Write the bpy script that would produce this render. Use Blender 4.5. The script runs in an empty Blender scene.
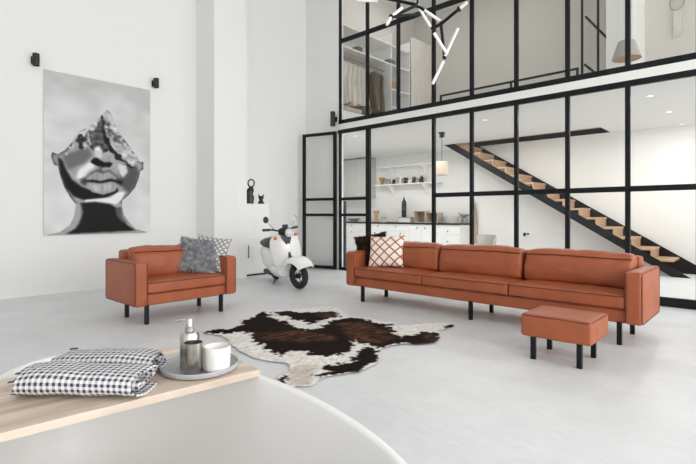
import bpy, bmesh, math, random
import numpy as np
from mathutils import Vector, Matrix, noise
PI = math.pi
C = bpy.context.scene.collection
rnd = random.Random(7)

# ------------------------------------------------------------------ camera frame (used only to look up real positions)
FPX, CXP, HZ, CAMH = 464.0, 348.0, 214.5, 1.12
YAW = math.atan2(429.0, 464.0)
FW = (-math.sin(YAW), math.cos(YAW)); RT = (math.cos(YAW), math.sin(YAW))
def ray(x, y):
    u = (x - CXP) / FPX
    return (FW[0] + u * RT[0], FW[1] + u * RT[1], -(y - HZ) / FPX)
def onY(x, y, Y):
    d = ray(x, y); t = Y / d[1]; return Vector((d[0] * t, Y, CAMH + d[2] * t))
def onX(x, y, X):
    d = ray(x, y); t = X / d[0]; return Vector((X, d[1] * t, CAMH + d[2] * t))
def onZ(x, y, z=0.0):
    d = ray(x, y); t = (z - CAMH) / d[2]; return Vector((d[0] * t, d[1] * t, z))
def atT(x, y, t):
    d = ray(x, y); return Vector((d[0] * t, d[1] * t, CAMH + d[2] * t))

# ------------------------------------------------------------------ materials
def lin(c):
    return tuple(((v / 255 / 12.92) if v / 255 <= .04045 else ((v / 255 + .055) / 1.055) ** 2.4) for v in c) + (1,)
def N(nt, typ, **kw):
    n = nt.nodes.new(typ)
    for k, v in kw.items():
        if k.startswith('i_'):
            n.inputs[k[2:]].default_value = v
        elif k.startswith('n_'):
            n.inputs[int(k[2:])].default_value = v
        else:
            setattr(n, k, v)
    return n
def mat(name, c, rough=.5, metal=0, noise_amt=0, nscale=8, bump=0, bscale=60, spec=.5, coat=0, detail=4, c2=None):
    m = bpy.data.materials.new(name); m.use_nodes = True
    nt = m.node_tree; b = nt.nodes['Principled BSDF']
    b.inputs['Base Color'].default_value = lin(c); b.inputs['Roughness'].default_value = rough
    b.inputs['Metallic'].default_value = metal; b.inputs['Specular IOR Level'].default_value = spec
    b.inputs['Coat Weight'].default_value = coat
    tc = N(nt, 'ShaderNodeTexCoord')
    if noise_amt or c2:
        nz = N(nt, 'ShaderNodeTexNoise', i_Scale=nscale, i_Detail=detail)
        nt.links.new(tc.outputs['Object'], nz.inputs['Vector'])
        mx = N(nt, 'ShaderNodeMix', data_type='RGBA')
        a = lin(c); k = 1 - noise_amt
        mx.inputs[6].default_value = lin(c2) if c2 else (a[0] * k, a[1] * k, a[2] * k, 1)
        mx.inputs[7].default_value = a
        mr = N(nt, 'ShaderNodeMapRange'); mr.inputs[1].default_value = .35; mr.inputs[2].default_value = .65
        nt.links.new(nz.outputs[0], mr.inputs[0]); nt.links.new(mr.outputs[0], mx.inputs[0])
        nt.links.new(mx.outputs[2], b.inputs['Base Color'])
    if bump:
        n2 = N(nt, 'ShaderNodeTexNoise', i_Scale=bscale, i_Detail=5)
        nt.links.new(tc.outputs['Object'], n2.inputs['Vector'])
        bp = N(nt, 'ShaderNodeBump', i_Strength=bump, i_Distance=.01)
        nt.links.new(n2.outputs[0], bp.inputs['Height']); nt.links.new(bp.outputs[0], b.inputs['Normal'])
    return m
M = {}
M['wall'] = mat('white_plaster', (233, 233, 232), .8, bump=.05, bscale=25, spec=.2)
M['wall_in'] = mat('white_paint', (228, 228, 226), .8, bump=.03, bscale=30, spec=.2)
M['wall_loft'] = mat('loft_paint', (214, 211, 206), .85, spec=.2)
M['ceil'] = mat('ceiling_paint', (232, 231, 229), .9, spec=.2)
M['black'] = mat('black_steel', (17, 21, 24), .5, spec=.25, noise_amt=.1, nscale=20)
M['leather'] = mat('cognac_leather', (164, 90, 58), .45, noise_amt=.14, nscale=5, bump=.12, bscale=130, spec=.35, detail=6)
def creases(m):
    nt = m.node_tree; b = nt.nodes['Principled BSDF']; old = b.inputs['Normal'].links[0].from_socket
    tc = N(nt, 'ShaderNodeTexCoord'); nz = N(nt, 'ShaderNodeTexNoise', i_Scale=8, i_Detail=3, i_Distortion=1.6); nt.links.new(tc.outputs['Object'], nz.inputs['Vector'])
    bp = N(nt, 'ShaderNodeBump', i_Strength=.2, i_Distance=.02); nt.links.new(nz.outputs[0], bp.inputs['Height']); nt.links.new(old, bp.inputs['Normal']); nt.links.new(bp.outputs[0], b.inputs['Normal'])
creases(M['leather'])
M['piping'] = mat('leather_piping', (104, 50, 33), .5, noise_amt=.1, nscale=30, spec=.3)
M['white'] = mat('white_lacquer', (236, 236, 235), .35, spec=.4, noise_amt=.02, nscale=3)
M['offwhite'] = mat('offwhite_cloth', (226, 222, 214), .9, noise_amt=.1, nscale=14, bump=.2, bscale=80, spec=.1)
M['steel'] = mat('brushed_steel', (196, 192, 186), .26, 1, noise_amt=.12, nscale=40)
M['ceramic'] = mat('white_ceramic', (232, 230, 226), .4, spec=.4, noise_amt=.04, nscale=12)
M['traygrey'] = mat('grey_stoneware', (176, 177, 180), .55, noise_amt=.1, nscale=60, spec=.35)
M['tub'] = mat('matt_white_stone', (240, 240, 240), .38, spec=.4, noise_amt=.015, nscale=3)
M['scoot'] = mat('scooter_white_paint', (238, 238, 238), .2, spec=.5, coat=.5, noise_amt=.02, nscale=5)
M['rubber'] = mat('black_rubber', (34, 34, 36), .65, bump=.2, bscale=90, noise_amt=.1)
M['plastic'] = mat('black_plastic', (30, 31, 33), .4, noise_amt=.1, nscale=30)
M['chrome'] = mat('chrome', (210, 212, 214), .12, 1, noise_amt=.05)
M['orange'] = mat('amber_lens', (216, 118, 62), .2, noise_amt=.1, nscale=50)
M['lens'] = mat('headlight_lens', (214, 214, 208), .08, noise_amt=.08, nscale=60, coat=.5)
M['furgrey'] = mat('grey_fur', (186, 186, 190), .95, c2=(132, 133, 139), nscale=18, spec=.1, detail=8)
M['furbrown'] = mat('brown_fur', (70, 50, 38), .9, c2=(36, 25, 20), nscale=16, spec=.15, detail=8)
M['rattan'] = mat('rattan', (224, 208, 188), .7, noise_amt=.2, nscale=40, bump=.5, bscale=70)
M['lampfab'] = mat('lamp_cloth_grey', (186, 182, 176), .85, noise_amt=.12, nscale=60)
M['treadwood'] = mat('pale_oak_tread', (190, 158, 128), .55, noise_amt=.16, nscale=12)
M['worktop'] = mat('black_worktop', (34, 33, 32), .35, noise_amt=.2, nscale=30)
M['knob'] = mat('dark_knob', (84, 82, 78), .35, .6, noise_amt=.1)
M['greydoor'] = mat('pale_grey_door', (190, 190, 186), .5, noise_amt=.03, nscale=3)
M['bottle'] = mat('dark_glass_bottle', (24, 28, 26), .12, noise_amt=.1, coat=.4)
M['amber'] = mat('amber_wicker', (176, 138, 86), .7, noise_amt=.3, nscale=60)
M['tan'] = mat('tan_wood', (196, 158, 120), .6, noise_amt=.2, nscale=25)
M['taupe'] = mat('taupe_wood', (170, 160, 148), .6, noise_amt=.2, nscale=18)
M['dress'] = mat('olive_brown_cloth', (118, 108, 94), .9, noise_amt=.25, nscale=12, bump=.2, bscale=40)
M['beige'] = mat('beige_cloth', (198, 182, 164), .9, noise_amt=.15, nscale=16, bump=.2, bscale=60)
M['sculpt'] = mat('black_sculpture', (20, 20, 21), .35, bump=.4, bscale=30, noise_amt=.2)
M['darkgrey'] = mat('slate_grey_panel', (52, 58, 64), .5, noise_amt=.12, nscale=8)
M['chairgrey'] = mat('grey_chair_shell', (186, 184, 180), .6, noise_amt=.08, nscale=20)
M['tubelamp'] = mat('white_tube_shade', (240, 238, 232), .35, noise_amt=.02)
M['greycer'] = mat('grey_dish', (168, 166, 162), .5, noise_amt=.15, nscale=30)

def glass_mat(name, tint, gl, rough=.02):
    m = bpy.data.materials.new(name); m.use_nodes = True; nt = m.node_tree; nt.nodes.clear()
    out = N(nt, 'ShaderNodeOutputMaterial'); tr = N(nt, 'ShaderNodeBsdfTransparent'); tr.inputs[0].default_value = tint
    g = N(nt, 'ShaderNodeBsdfGlossy', i_Roughness=rough); lw = N(nt, 'ShaderNodeLayerWeight', i_Blend=.5)
    pw = N(nt, 'ShaderNodeMath', operation='POWER', n_1=5.0); mul = N(nt, 'ShaderNodeMath', operation='MULTIPLY_ADD', n_1=gl, n_2=.018); mx = N(nt, 'ShaderNodeMixShader')
    nt.links.new(lw.outputs['Facing'], pw.inputs[0]); nt.links.new(pw.outputs[0], mul.inputs[0]); nt.links.new(mul.outputs[0], mx.inputs[0])
    nt.links.new(tr.outputs[0], mx.inputs[1]); nt.links.new(g.outputs[0], mx.inputs[2]); nt.links.new(mx.outputs[0], out.inputs[0])
    return m
M['glass'] = glass_mat('clear_glass', (.99, .993, .99, 1), .28)

def emit_mat(name, c, s):
    m = bpy.data.materials.new(name); m.use_nodes = True; nt = m.node_tree; b = nt.nodes['Principled BSDF']
    b.inputs['Base Color'].default_value = lin(c); b.inputs['Emission Color'].default_value = lin(c); b.inputs['Emission Strength'].default_value = s
    return m
M['spot'] = emit_mat('spot_lamp_disc', (255, 250, 240), 1.5)

def floor_mat():
    m = bpy.data.materials.new('polished_concrete'); m.use_nodes = True; nt = m.node_tree; b = nt.nodes['Principled BSDF']
    tc = N(nt, 'ShaderNodeTexCoord')
    n1 = N(nt, 'ShaderNodeTexNoise', i_Scale=1.1, i_Detail=8, i_Roughness=.62)
    n2 = N(nt, 'ShaderNodeTexNoise', i_Scale=7, i_Detail=6, i_Distortion=1.2)
    mp = N(nt, 'ShaderNodeMapping'); mp.inputs['Scale'].default_value = (1, 3.2, 1); mp.inputs['Rotation'].default_value = (0, 0, .6)
    nt.links.new(tc.outputs['Object'], n1.inputs['Vector']); nt.links.new(tc.outputs['Object'], mp.inputs[0]); nt.links.new(mp.outputs[0], n2.inputs['Vector'])
    ad = N(nt, 'ShaderNodeMath', operation='MULTIPLY_ADD', n_1=.45); nt.links.new(n2.outputs[0], ad.inputs[0]); nt.links.new(n1.outputs[0], ad.inputs[2])
    cr = N(nt, 'ShaderNodeValToRGB'); e = cr.color_ramp.elements
    e[0].position = .5; e[0].color = lin((200, 203, 205)); e[1].position = .9; e[1].color = lin((219, 221, 223))
    nt.links.new(ad.outputs[0], cr.inputs[0]); nt.links.new(cr.outputs[0], b.inputs['Base Color'])
    rr = N(nt, 'ShaderNodeMapRange'); rr.inputs[3].default_value = .3; rr.inputs[4].default_value = .5
    nt.links.new(n2.outputs[0], rr.inputs[0]); nt.links.new(rr.outputs[0], b.inputs['Roughness'])
    b.inputs['Specular IOR Level'].default_value = .4
    bp = N(nt, 'ShaderNodeBump', i_Strength=.06, i_Distance=.02); nt.links.new(ad.outputs[0], bp.inputs['Height']); nt.links.new(bp.outputs[0], b.inputs['Normal'])
    return m
M['floor'] = floor_mat()

def board_mat():
    m = bpy.data.materials.new('pale_oak_board'); m.use_nodes = True; nt = m.node_tree; b = nt.nodes['Principled BSDF']
    tc = N(nt, 'ShaderNodeTexCoord'); mp = N(nt, 'ShaderNodeMapping'); mp.inputs['Scale'].default_value = (22, 2.2, 6)
    nz = N(nt, 'ShaderNodeTexNoise', i_Scale=1.0, i_Detail=6, i_Distortion=.6)
    sx = N(nt, 'ShaderNodeSeparateXYZ'); pl = N(nt, 'ShaderNodeMath', operation='MULTIPLY', n_1=9.3); fl = N(nt, 'ShaderNodeMath', operation='FLOOR')
    wn = N(nt, 'ShaderNodeTexWhiteNoise', noise_dimensions='1D')
    nt.links.new(tc.outputs['Object'], mp.inputs[0]); nt.links.new(mp.outputs[0], nz.inputs['Vector'])
    nt.links.new(tc.outputs['Object'], sx.inputs[0]); nt.links.new(sx.outputs[0], pl.inputs[0]); nt.links.new(pl.outputs[0], fl.inputs[0]); nt.links.new(fl.outputs[0], wn.inputs['W'])
    ad = N(nt, 'ShaderNodeMath', operation='MULTIPLY_ADD', n_1=.22); nt.links.new(wn.outputs[0], ad.inputs[0]); nt.links.new(nz.outputs[0], ad.inputs[2])
    cr = N(nt, 'ShaderNodeValToRGB'); e = cr.color_ramp.elements
    e[0].position = .36; e[0].color = lin((176, 156, 138)); e[1].position = .8; e[1].color = lin((224, 209, 193))
    nt.links.new(ad.outputs[0], cr.inputs[0]); nt.links.new(cr.outputs[0], b.inputs['Base Color']); b.inputs['Roughness'].default_value = .5
    return m
M['board'] = board_mat()

def attr_mat(name, rough=.8, spec=.2, grain=0, gscale=80, stretch=(1, 1, 1)):
    m = bpy.data.materials.new(name); m.use_nodes = True; nt = m.node_tree; b = nt.nodes['Principled BSDF']
    a = N(nt, 'ShaderNodeVertexColor', layer_name='Col'); b.inputs['Roughness'].default_value = rough; b.inputs['Specular IOR Level'].default_value = spec
    if grain:
        tc = N(nt, 'ShaderNodeTexCoord'); mp = N(nt, 'ShaderNodeMapping'); mp.inputs['Scale'].default_value = stretch
        nz = N(nt, 'ShaderNodeTexNoise', i_Scale=gscale, i_Detail=4)
        nt.links.new(tc.outputs['Object'], mp.inputs[0]); nt.links.new(mp.outputs[0], nz.inputs['Vector'])
        mr = N(nt, 'ShaderNodeMapRange'); mr.inputs[1].default_value = .3; mr.inputs[2].default_value = .7; mr.inputs[3].default_value = 1 - grain; mr.inputs[4].default_value = 1 + grain * .5
        mx = N(nt, 'ShaderNodeVectorMath', operation='SCALE'); nt.links.new(a.outputs[0], mx.inputs[0]); nt.links.new(nz.outputs[0], mr.inputs[0]); nt.links.new(mr.outputs[0], mx.inputs['Scale'])
        nt.links.new(mx.outputs[0], b.inputs['Base Color'])
    else:
        nt.links.new(a.outputs[0], b.inputs['Base Color'])
    return m

def pattern_mat(name, base, ink, expr, rough=.9, bump=.15, bscale=120, uv=False):
    """expr(nt, x, y) -> socket in 0..1 for the ink"""
    m = bpy.data.materials.new(name); m.use_nodes = True; nt = m.node_tree; b = nt.nodes['Principled BSDF']
    b.inputs['Roughness'].default_value = rough; b.inputs['Specular IOR Level'].default_value = .15
    tc = N(nt, 'ShaderNodeTexCoord'); sx = N(nt, 'ShaderNodeSeparateXYZ'); nt.links.new(tc.outputs['UV' if uv else 'Object'], sx.inputs[0])
    f = expr(nt, sx.outputs[0], sx.outputs[1 if uv else 2])
    mx = N(nt, 'ShaderNodeMix', data_type='RGBA'); mx.inputs[6].default_value = lin(base); mx.inputs[7].default_value = lin(ink)
    nt.links.new(f, mx.inputs[0]); nt.links.new(mx.outputs[2], b.inputs['Base Color'])
    nz = N(nt, 'ShaderNodeTexNoise', i_Scale=bscale, i_Detail=3); nt.links.new(tc.outputs['Object'], nz.inputs['Vector'])
    bp = N(nt, 'ShaderNodeBump', i_Strength=bump, i_Distance=.01); nt.links.new(nz.outputs[0], bp.inputs['Height']); nt.links.new(bp.outputs[0], b.inputs['Normal'])
    return m
def mth(nt, op, a, b=None):
    n = N(nt, 'ShaderNodeMath', operation=op)
    for i, v in enumerate((a, b)):
        if v is None: continue
        if isinstance(v, (int, float)): n.inputs[i].default_value = v
        else: nt.links.new(v, n.inputs[i])
    return n.outputs[0]
def ex_lattice(nt, x, z):
    fs = []
    for s in (1, -1):
        q = mth(nt, 'ADD', mth(nt, 'MULTIPLY', x, 7.4), mth(nt, 'MULTIPLY', z, 7.8 * s))
        d = mth(nt, 'ABSOLUTE', mth(nt, 'SUBTRACT', mth(nt, 'FRACT', q), .5))
        fs.append(mth(nt, 'LESS_THAN', d, .1))
    return mth(nt, 'MAXIMUM', fs[0], fs[1])
def ex_dots(nt, x, z):
    a = mth(nt, 'SUBTRACT', mth(nt, 'FRACT', mth(nt, 'ADD', mth(nt, 'MULTIPLY', x, 16.), mth(nt, 'MULTIPLY', z, 16.))), .5)
    b = mth(nt, 'SUBTRACT', mth(nt, 'FRACT', mth(nt, 'SUBTRACT', mth(nt, 'MULTIPLY', x, 16.), mth(nt, 'MULTIPLY', z, 16.))), .5)
    r = mth(nt, 'ADD', mth(nt, 'MULTIPLY', a, a), mth(nt, 'MULTIPLY', b, b))
    return mth(nt, 'LESS_THAN', r, .085)
def ex_gingham(nt, x, y):
    def st(s):
        d = mth(nt, 'ABSOLUTE', mth(nt, 'SUBTRACT', mth(nt, 'FRACT', mth(nt, 'MULTIPLY', s, 62.0)), .5))
        n = N(nt, 'ShaderNodeMapRange'); n.inputs[1].default_value = .2; n.inputs[2].default_value = .3; nt.links.new(d, n.inputs[0]); return n.outputs[0]
    a, b = st(x), st(y)
    return mth(nt, 'ADD', mth(nt, 'MULTIPLY', mth(nt, 'ADD', a, b), .38), mth(nt, 'MULTIPLY', mth(nt, 'MULTIPLY', a, b), .2))
M['lattice'] = pattern_mat('lattice_cotton', (238, 233, 228), (176, 110, 68), ex_lattice)
M['dots'] = pattern_mat('dotted_grey_cotton', (150, 152, 154), (222, 222, 220), ex_dots)
M['gingham'] = pattern_mat('navy_check_waffle', (232, 230, 232), (36, 42, 64), ex_gingham, uv=True, bump=.5, bscale=160)

# ------------------------------------------------------------------ mesh helpers
def link(o, parent=None):
    C.objects.link(o)
    if parent is not None: o.parent = parent
    return o
class MB:
    def __init__(s): s.v = []; s.f = []; s.uv = {}
    def add(s, vs, fs):
        b = len(s.v); s.v += [tuple(v) for v in vs]; s.f += [tuple(b + i for i in f) for f in fs]; return s
    def box(s, a, b):
        x0, y0, z0 = (min(p, q) for p, q in zip(a, b)); x1, y1, z1 = (max(p, q) for p, q in zip(a, b))
        return s.add([(x0, y0, z0), (x1, y0, z0), (x1, y1, z0), (x0, y1, z0), (x0, y0, z1), (x1, y0, z1), (x1, y1, z1), (x0, y1, z1)],
                     [(0, 3, 2, 1), (4, 5, 6, 7), (0, 1, 5, 4), (1, 2, 6, 5), (2, 3, 7, 6), (3, 0, 4, 7)])
    def prism(s, pts, axis, a, b):
        """2D outline pts extruded along axis ('x','y','z') from a to b"""
        n = len(pts)
        def p3(p, t): return {'x': (t, p[0], p[1]), 'y': (p[0], t, p[1]), 'z': (p[0], p[1], t)}[axis]
        return s.add([p3(p, a) for p in pts] + [p3(p, b) for p in pts],
                     [tuple(range(n)), tuple(range(2 * n - 1, n - 1, -1))] + [(i, i + n, (i + 1) % n + n, (i + 1) % n) for i in range(n)])
    def tube(s, path, r, n=10, closed=False, caps=True):
        P = [Vector(p) for p in path]; m = len(P); rs = r if isinstance(r, (list, tuple)) else [r] * m
        T = []
        for i in range(m):
            a = P[(i - 1) % m] if (closed or i > 0) else P[i]; b = P[(i + 1) % m] if (closed or i < m - 1) else P[i]
            T.append((b - a).normalized())
        up = Vector((0, 0, 1)) if abs(T[0].z) < .9 else Vector((1, 0, 0))
        nrm = T[0].cross(up).normalized(); vs = []
        for i in range(m):
            nrm = (nrm - T[i] * nrm.dot(T[i])).normalized(); bn = T[i].cross(nrm)
            for k in range(n):
                a = 2 * PI * k / n; vs.append(P[i] + (nrm * math.cos(a) + bn * math.sin(a)) * rs[i])
        fs = []
        for i in range(m if closed else m - 1):
            j = (i + 1) % m
            for k in range(n):
                fs.append((i * n + k, i * n + (k + 1) % n, j * n + (k + 1) % n, j * n + k))
        if caps and not closed:
            fs.append(tuple(reversed(range(n)))); fs.append(tuple((m - 1) * n + k for k in range(n)))
        return s.add(vs, fs)
    def lathe(s, prof, c=(0, 0, 0), n=28, axis='z', caps=True, sx=1, sy=1):
        vs = []
        for r, h in prof:
            for k in range(n):
                a = 2 * PI * k / n; x, y = r * math.cos(a) * sx, r * math.sin(a) * sy
                p = {'z': (x, y, h), 'x': (h, x, y), 'y': (x, h, y)}[axis]
                vs.append((p[0] + c[0], p[1] + c[1], p[2] + c[2]))
        fs = [(i * n + k, i * n + (k + 1) % n, (i + 1) * n + (k + 1) % n, (i + 1) * n + k) for i in range(len(prof) - 1) for k in range(n)]
        if caps:
            fs.append(tuple(reversed(range(n)))); fs.append(tuple((len(prof) - 1) * n + k for k in range(n)))
        return s.add(vs, fs)
    def loft(s, rings, closed=True, caps=True):
        n = len(rings[0]); vs = [p for r in rings for p in r]; fs = []
        for i in range(len(rings) - 1):
            for k in range(n if closed else n - 1):
                fs.append((i * n + k, i * n + (k + 1) % n, (i + 1) * n + (k + 1) % n, (i + 1) * n + k))
        if caps: fs.append(tuple(reversed(range(n)))); fs.append(tuple((len(rings) - 1) * n + k for k in range(n)))
        return s.add(vs, fs)
    def rbox(s, c, h, r, puff=(0, 0, 0), wr=0, seed=0, n=10, fn=None):
        """rounded, puffed box: centre c, half sizes h, edge radius r"""
        def ax(hh):
            k = max(2, n); inner = hh - r
            return [-hh, -hh + .3 * r, -hh + .65 * r] + [-inner + 2 * inner * i / k for i in range(k + 1)] + [hh - .65 * r, hh - .3 * r, hh]
        A = [ax(v) for v in h]; idx = {}; vs = []; fs = []
        def vid(p):
            key = tuple(round(q, 6) for q in p)
            if key not in idx: idx[key] = len(vs); vs.append(p)
            return idx[key]
        for d in range(3):
            u, w = (d + 1) % 3, (d + 2) % 3
            for sg in (-1, 1):
                for i in range(len(A[u]) - 1):
                    for j in range(len(A[w]) - 1):
                        q = []
                        for a, b in ((i, j), (i + 1, j), (i + 1, j + 1), (i, j + 1)):
                            p = [0, 0, 0]; p[d] = sg * h[d]; p[u] = A[u][a]; p[w] = A[w][b]; q.append(vid(tuple(p)))
                        fs.append(tuple(q) if sg > 0 else tuple(reversed(q)))
        out = []
        for p in vs:
            inn = [max(-(h[k] - r), min(h[k] - r, p[k])) for k in range(3)]
            d = Vector(p) - Vector(inn)
            if sum(abs(e) > 1e-9 for e in d) > 1: d = d.normalized() * r
            q = Vector(inn) + d
            nn = [q[k] / h[k] for k in range(3)]
            for k in range(3):
                if puff[k]:
                    u, w = (k + 1) % 3, (k + 2) % 3
                    q[k] += puff[k] * nn[k] * max(0, 1 - nn[u] ** 4) * max(0, 1 - nn[w] ** 4)
            if wr:
                q += d.normalized() * wr * noise.noise(Vector((q.x * 7 + seed * 3.1, q.y * 7, q.z * 7 + seed))) if d.length else Vector()
                q += d.normalized() * wr * .5 * noise.noise(Vector((q.x * 21 + seed, q.y * 9, q.z * 14)))
            if fn: q = Vector(fn(q))
            out.append(q + Vector(c))
        return s.add(out, fs)
    def build(s, name, m, parent=None, smooth=True, angle=40, loc=None):
        me = bpy.data.meshes.new(name); me.from_pydata(s.v, [], s.f); me.validate(); me.update()
        bm = bmesh.new(); bm.from_mesh(me); bmesh.ops.recalc_face_normals(bm, faces=bm.faces); bm.to_mesh(me); bm.free()
        me.materials.append(M[m] if isinstance(m, str) else m)
        if smooth:
            for p in me.polygons: p.use_smooth = True
            me.set_sharp_from_angle(angle=math.radians(angle))
        o = bpy.data.objects.new(name, me); link(o, parent)
        if loc is not None: o.location = loc
        return o
def bev(o, w=.004, seg=2):
    md = o.modifiers.new('edge', 'BEVEL'); md.width = w; md.segments = seg; md.limit_method = 'ANGLE'; md.angle_limit = math.radians(50); return o
def tag(o, label, cat, group=None, kind=None):
    if label: o['label'] = label
    if cat: o['category'] = cat
    if group: o['group'] = group
    if kind: o['kind'] = kind
    return o
def thing(name, label, cat, loc=(0, 0, 0), rz=0, group=None, rx=0, ry=0):
    o = bpy.data.objects.new(name, None); link(o); o.location = loc; o.rotation_euler = (rx, ry, rz); o.empty_display_size = .1
    return tag(o, label, cat, group)
def struct(o): o['kind'] = 'structure'; return o
def sroot(name, loc=(0, 0, 0), rz=0):
    o = bpy.data.objects.new(name, None); link(o); o.location = loc; o.rotation_euler = (0, 0, rz); return struct(o)
def kids(o): return [c for c in bpy.data.objects if c.parent == o]
def copy_tree(o, parent=None):
    c = o.copy(); C.objects.link(c); c.parent = parent
    for ch in kids(o): copy_tree(ch, c)
    return c
E_WIN, E_KIT, E_LOFT, E_SPOT_FILL, E_LOFT_FILL, EXPO = 114, 58, 95, 14, 13, 0.0
RUG_OUTLINE = [(-3.99, 2.283), (-3.988, 2.388), (-3.969, 2.485), (-3.952, 2.61), (-3.989, 2.717), (-4.186, 2.839), (-4.147, 2.938), (-4.255, 3.108), (-4.322, 3.226), (-4.278, 3.379), (-4.238, 3.571), (-4.064, 3.732), (-4.018, 3.936), (-3.882, 4.021), (-3.699, 3.915), (-3.426, 3.738), (-3.282, 3.771), (-3.066, 3.811), (-2.884, 3.797), (-2.792, 3.709), (-2.722, 3.831), (-2.681, 3.985), (-2.554, 4.162), (-2.441, 4.207), (-2.347, 4.093), (-2.367, 3.966), (-2.366, 3.836), (-2.226, 3.627), (-2.165, 3.463), (-2.25, 3.343), (-2.351, 3.25), (-2.402, 3.121), (-2.397, 3.007), (-2.31, 2.866), (-2.207, 2.726), (-2.166, 2.578), (-2.174, 2.455), (-2.225, 2.325), (-2.267, 2.22), (-2.254, 2.142), (-2.217, 2.053), (-2.254, 1.983), (-2.302, 1.94), (-2.369, 1.937), (-2.436, 1.924), (-2.515, 2.004), (-2.542, 2.115), (-2.634, 2.206), (-2.706, 2.232), (-2.817, 2.178), (-2.95, 2.137), (-3.137, 2.155), (-3.283, 2.188), (-3.389, 2.208), (-3.611, 2.301), (-3.726, 2.333), (-3.883, 2.283)]
RUG_DARK = [[(-3.99, 2.283), (-3.967, 2.407), (-3.895, 2.527), (-3.939, 2.706), (-4.077, 2.814), (-4.124, 2.896), (-4.128, 2.989), (-4.29, 3.147), (-4.3, 3.21), (-4.207, 3.224), (-4.02, 3.121), (-3.861, 3.076), (-3.657, 3.082), (-3.425, 2.961), (-3.297, 3.027), (-3.268, 3.106), (-3.102, 3.105), (-2.91, 3.04), (-2.72, 2.993), (-2.647, 2.976), (-2.554, 2.786), (-2.54, 2.654), (-2.59, 2.537), (-2.702, 2.503), (-2.805, 2.554), (-2.824, 2.463), (-2.898, 2.431), (-2.845, 2.336), (-2.935, 2.288), (-3.032, 2.344), (-3.12, 2.339), (-3.196, 2.428), (-3.321, 2.437), (-3.453, 2.447), (-3.56, 2.534), (-3.685, 2.566), (-3.751, 2.455), (-3.729, 2.377), (-3.886, 2.305)], [(-4.216, 3.287), (-4.108, 3.461), (-3.942, 3.468), (-3.835, 3.676), (-3.682, 3.781), (-3.472, 3.628), (-3.518, 3.521), (-3.479, 3.307), (-3.452, 3.156), (-3.611, 3.245), (-3.773, 3.22), (-4.027, 3.25)], [(-3.268, 3.106), (-3.42, 3.422), (-3.367, 3.595), (-3.321, 3.702), (-3.212, 3.739), (-3.114, 3.705), (-2.969, 3.66), (-2.858, 3.763), (-2.814, 3.689), (-2.865, 3.642), (-2.718, 3.563), (-2.621, 3.451), (-2.541, 3.452), (-2.484, 3.434), (-2.45, 3.56), (-2.43, 3.627), (-2.471, 3.688), (-2.366, 3.785), (-2.233, 3.621), (-2.165, 3.463), (-2.258, 3.356), (-2.369, 3.275), (-2.411, 3.133), (-2.427, 3.018), (-2.577, 3.041), (-2.741, 3.017), (-2.841, 2.968), (-3.001, 3.003)], [(-2.506, 2.83), (-2.519, 2.933), (-2.434, 2.973), (-2.357, 2.931), (-2.225, 2.742), (-2.18, 2.595), (-2.195, 2.479), (-2.22, 2.371), (-2.261, 2.292), (-2.285, 2.19), (-2.254, 2.142), (-2.291, 2.159), (-2.331, 2.254), (-2.309, 2.331), (-2.401, 2.332), (-2.432, 2.362), (-2.376, 2.429), (-2.392, 2.554), (-2.316, 2.593), (-2.436, 2.68)], [(-2.47, 1.968), (-2.495, 2.022), (-2.465, 2.05), (-2.387, 1.994), (-2.371, 1.947), (-2.421, 1.937)], [(-2.43, 4.072), (-2.382, 4.145), (-2.33, 4.054), (-2.371, 3.936)]]
RUG_BROWN = [[(-3.627, 2.57), (-3.338, 2.937), (-3.026, 3.028), (-2.841, 2.968), (-3.029, 2.665), (-3.348, 2.5)], [(-3.32, 3.394), (-3.123, 3.636), (-2.827, 3.514), (-2.672, 3.502), (-2.51, 3.41), (-2.483, 3.087), (-2.798, 3.053)], [(-3.843, 3.56), (-3.699, 3.766), (-3.522, 3.649), (-3.547, 3.429)], [(-2.402, 3.652), (-2.301, 3.698), (-2.199, 3.518), (-2.272, 3.407)]]
RUG_BEIGE = [(-2.576, 2.17), (-2.557, 2.308), (-2.481, 2.378), (-2.339, 2.166), (-2.222, 2.049), (-2.322, 1.956)]
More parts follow.
